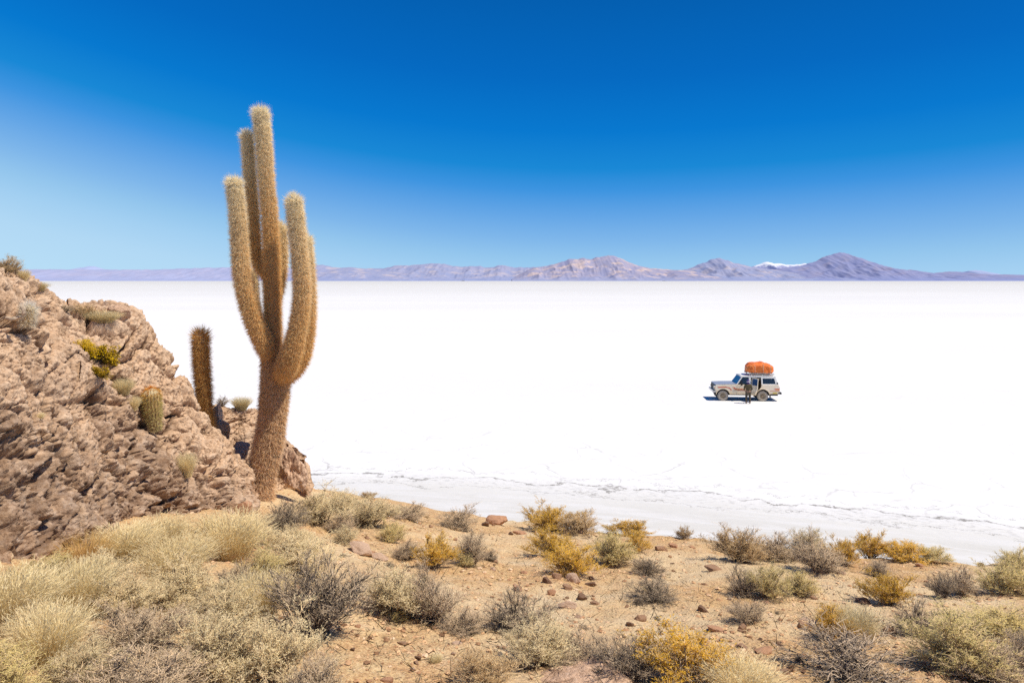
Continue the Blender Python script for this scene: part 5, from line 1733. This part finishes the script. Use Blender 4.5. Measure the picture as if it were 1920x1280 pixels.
    bmesh.ops.create_cone(bb, cap_ends=False, segments=24, radius1=0.113, radius2=0.112, depth=0.045, matrix=Matrix.Translation((0, 0.015, 1.515)) @ Matrix.Diagonal((0.95, 1.05, 1, 1)))
    o = bm_obj('hat_band', bb, M['hatband'], hat, True)
    sc = bmesh.new()
    bmesh.ops.create_cone(sc, cap_ends=False, segments=20, radius1=0.10, radius2=0.082, depth=0.09, matrix=Matrix.Translation((0, 0.012, 1.405)))
    bm_obj('scarf', sc, M['hat'], root, True)


person()

# ------------------------------------------------------------------ light, sky, camera
EL = R(62)
SUN_DIR = Vector((0.953 * math.cos(EL), -0.302 * math.cos(EL), math.sin(EL))).normalized()   # towards the sun
sun = bpy.data.lights.new('sun', 'SUN')
sun.energy = 5.0; sun.angle = R(0.5); sun.color = (1.0, 0.915, 0.775)
so = link(bpy.data.objects.new('sun', sun))
so.rotation_euler = SUN_DIR.to_track_quat('Z', 'Y').to_euler()

w = bpy.data.worlds.new('World'); scene.world = w; w.use_nodes = True
nt = w.node_tree
bg = nt.nodes['Background']
sky = nt.nodes.new('ShaderNodeTexSky')
sky.sky_type = 'NISHITA'; sky.sun_disc = False
sky.sun_elevation = EL; sky.sun_rotation = math.atan2(SUN_DIR.x, SUN_DIR.y)
sky.altitude = 3650; sky.air_density = 1.0; sky.dust_density = 0.2; sky.ozone_density = 3.0
bg.inputs['Strength'].default_value = 0.15

def lin(c):
    return tuple((x / 255 / 12.92) if x / 255 < 0.04045 else ((x / 255 + 0.055) / 1.055) ** 2.4 for x in c)


# deep high-altitude blue overhead, paling towards the horizon and away from the darkest bearing
def wn(kind, op, *ins):
    nd = nt.nodes.new(kind); nd.operation = op
    for i, v in enumerate(ins):
        if isinstance(v, bpy.types.NodeSocket): nt.links.new(v, nd.inputs[i])
        else: nd.inputs[i].default_value = v
    return nd


def wm(op, *ins): return wn('ShaderNodeMath', op, *ins).outputs[0]


tc = nt.nodes.new('ShaderNodeTexCoord')
sx = nt.nodes.new('ShaderNodeSeparateXYZ'); nt.links.new(tc.outputs['Generated'], sx.inputs[0])
dx, dy, dz = sx.outputs
az = R(9.6)
hl = wm('SQRT', wm('ADD', wm('ADD', wm('MULTIPLY', dx, dx), wm('MULTIPLY', dy, dy)), 1e-6))
cosd = wm('DIVIDE', wm('ADD', wm('MULTIPLY', dx, math.sin(az)), wm('MULTIPLY', dy, math.cos(az))), hl)
sind = wm('DIVIDE', wm('SUBTRACT', wm('MULTIPLY', dx, math.cos(az)), wm('MULTIPLY', dy, math.sin(az))), hl)
q2 = wm('MINIMUM', wm('MULTIPLY', wm('SUBTRACT', 1.0, cosd), 2.0), 0.75)
sw = nt.nodes.new('ShaderNodeMapRange'); sw.interpolation_type = 'SMOOTHSTEP'
nt.links.new(sind, sw.inputs[0]); sw.inputs[1].default_value = -0.35; sw.inputs[2].default_value = 0.35; sw.inputs[3].default_value = 0.17; sw.inputs[4].default_value = 0.06
pv_ = wm('SUBTRACT', dz, wm('MULTIPLY', wm('MULTIPLY', q2, sw.outputs[0]), hl))
pr = wm('ADD', pv_, 0.2)
cr = nt.nodes.new('ShaderNodeValToRGB')
stops = [(0.0, (206, 232, 248)), (0.06, (203, 230, 247)), (0.115, (185, 222, 246)), (0.17, (177, 216, 244)), (0.204, (162, 207, 241)), (0.226, (148, 198, 237)), (0.254, (126, 182, 234)), (0.285, (100, 166, 230)), (0.319, (60, 148, 224)),
         (0.347, (22, 136, 214)), (0.395, (2, 120, 207)), (0.462, (0, 105, 193)), (0.552, (0, 94, 176)), (1.0, (0, 76, 150))]
while len(cr.color_ramp.elements) < len(stops): cr.color_ramp.elements.new(0.5)
for e, (p, c) in zip(cr.color_ramp.elements, stops):
    e.position = p; e.color = (*lin(c), 1)
nt.links.new(pr, cr.inputs[0])
sc_ = nt.nodes.new('ShaderNodeVectorMath'); sc_.operation = 'SCALE'
nt.links.new(cr.outputs[0], sc_.inputs[0]); sc_.inputs['Scale'].default_value = 1 / 0.15
mx = nt.nodes.new('ShaderNodeMix'); mx.data_type = 'RGBA'; mx.inputs[0].default_value = 0.99
nt.links.new(sky.outputs[0], mx.inputs[6]); nt.links.new(sc_.outputs[0], mx.inputs[7])
nt.links.new(mx.outputs[2], bg.inputs[0])

cam = bpy.data.cameras.new('camera')
cam.lens = 26.0; cam.sensor_width = 36.0; cam.sensor_fit = 'HORIZONTAL'
cam.shift_y = -(640 - CV) / 1920
cam.clip_start = 0.05; cam.clip_end = 90000
co = link(bpy.data.objects.new('camera', cam))
co.location = (0, 0, 0); co.rotation_euler = (R(90), 0, 0)
scene.camera = co
scene.view_settings.view_transform = 'Standard'; scene.view_settings.look = 'None'
scene.view_settings.exposure = 0; scene.view_settings.gamma = 1
scene.render.engine = 'CYCLES'
scene.cycles.max_bounces = 8; scene.cycles.diffuse_bounces = 4; scene.cycles.transparent_max_bounces = 12
scene.cycles.use_denoising = False
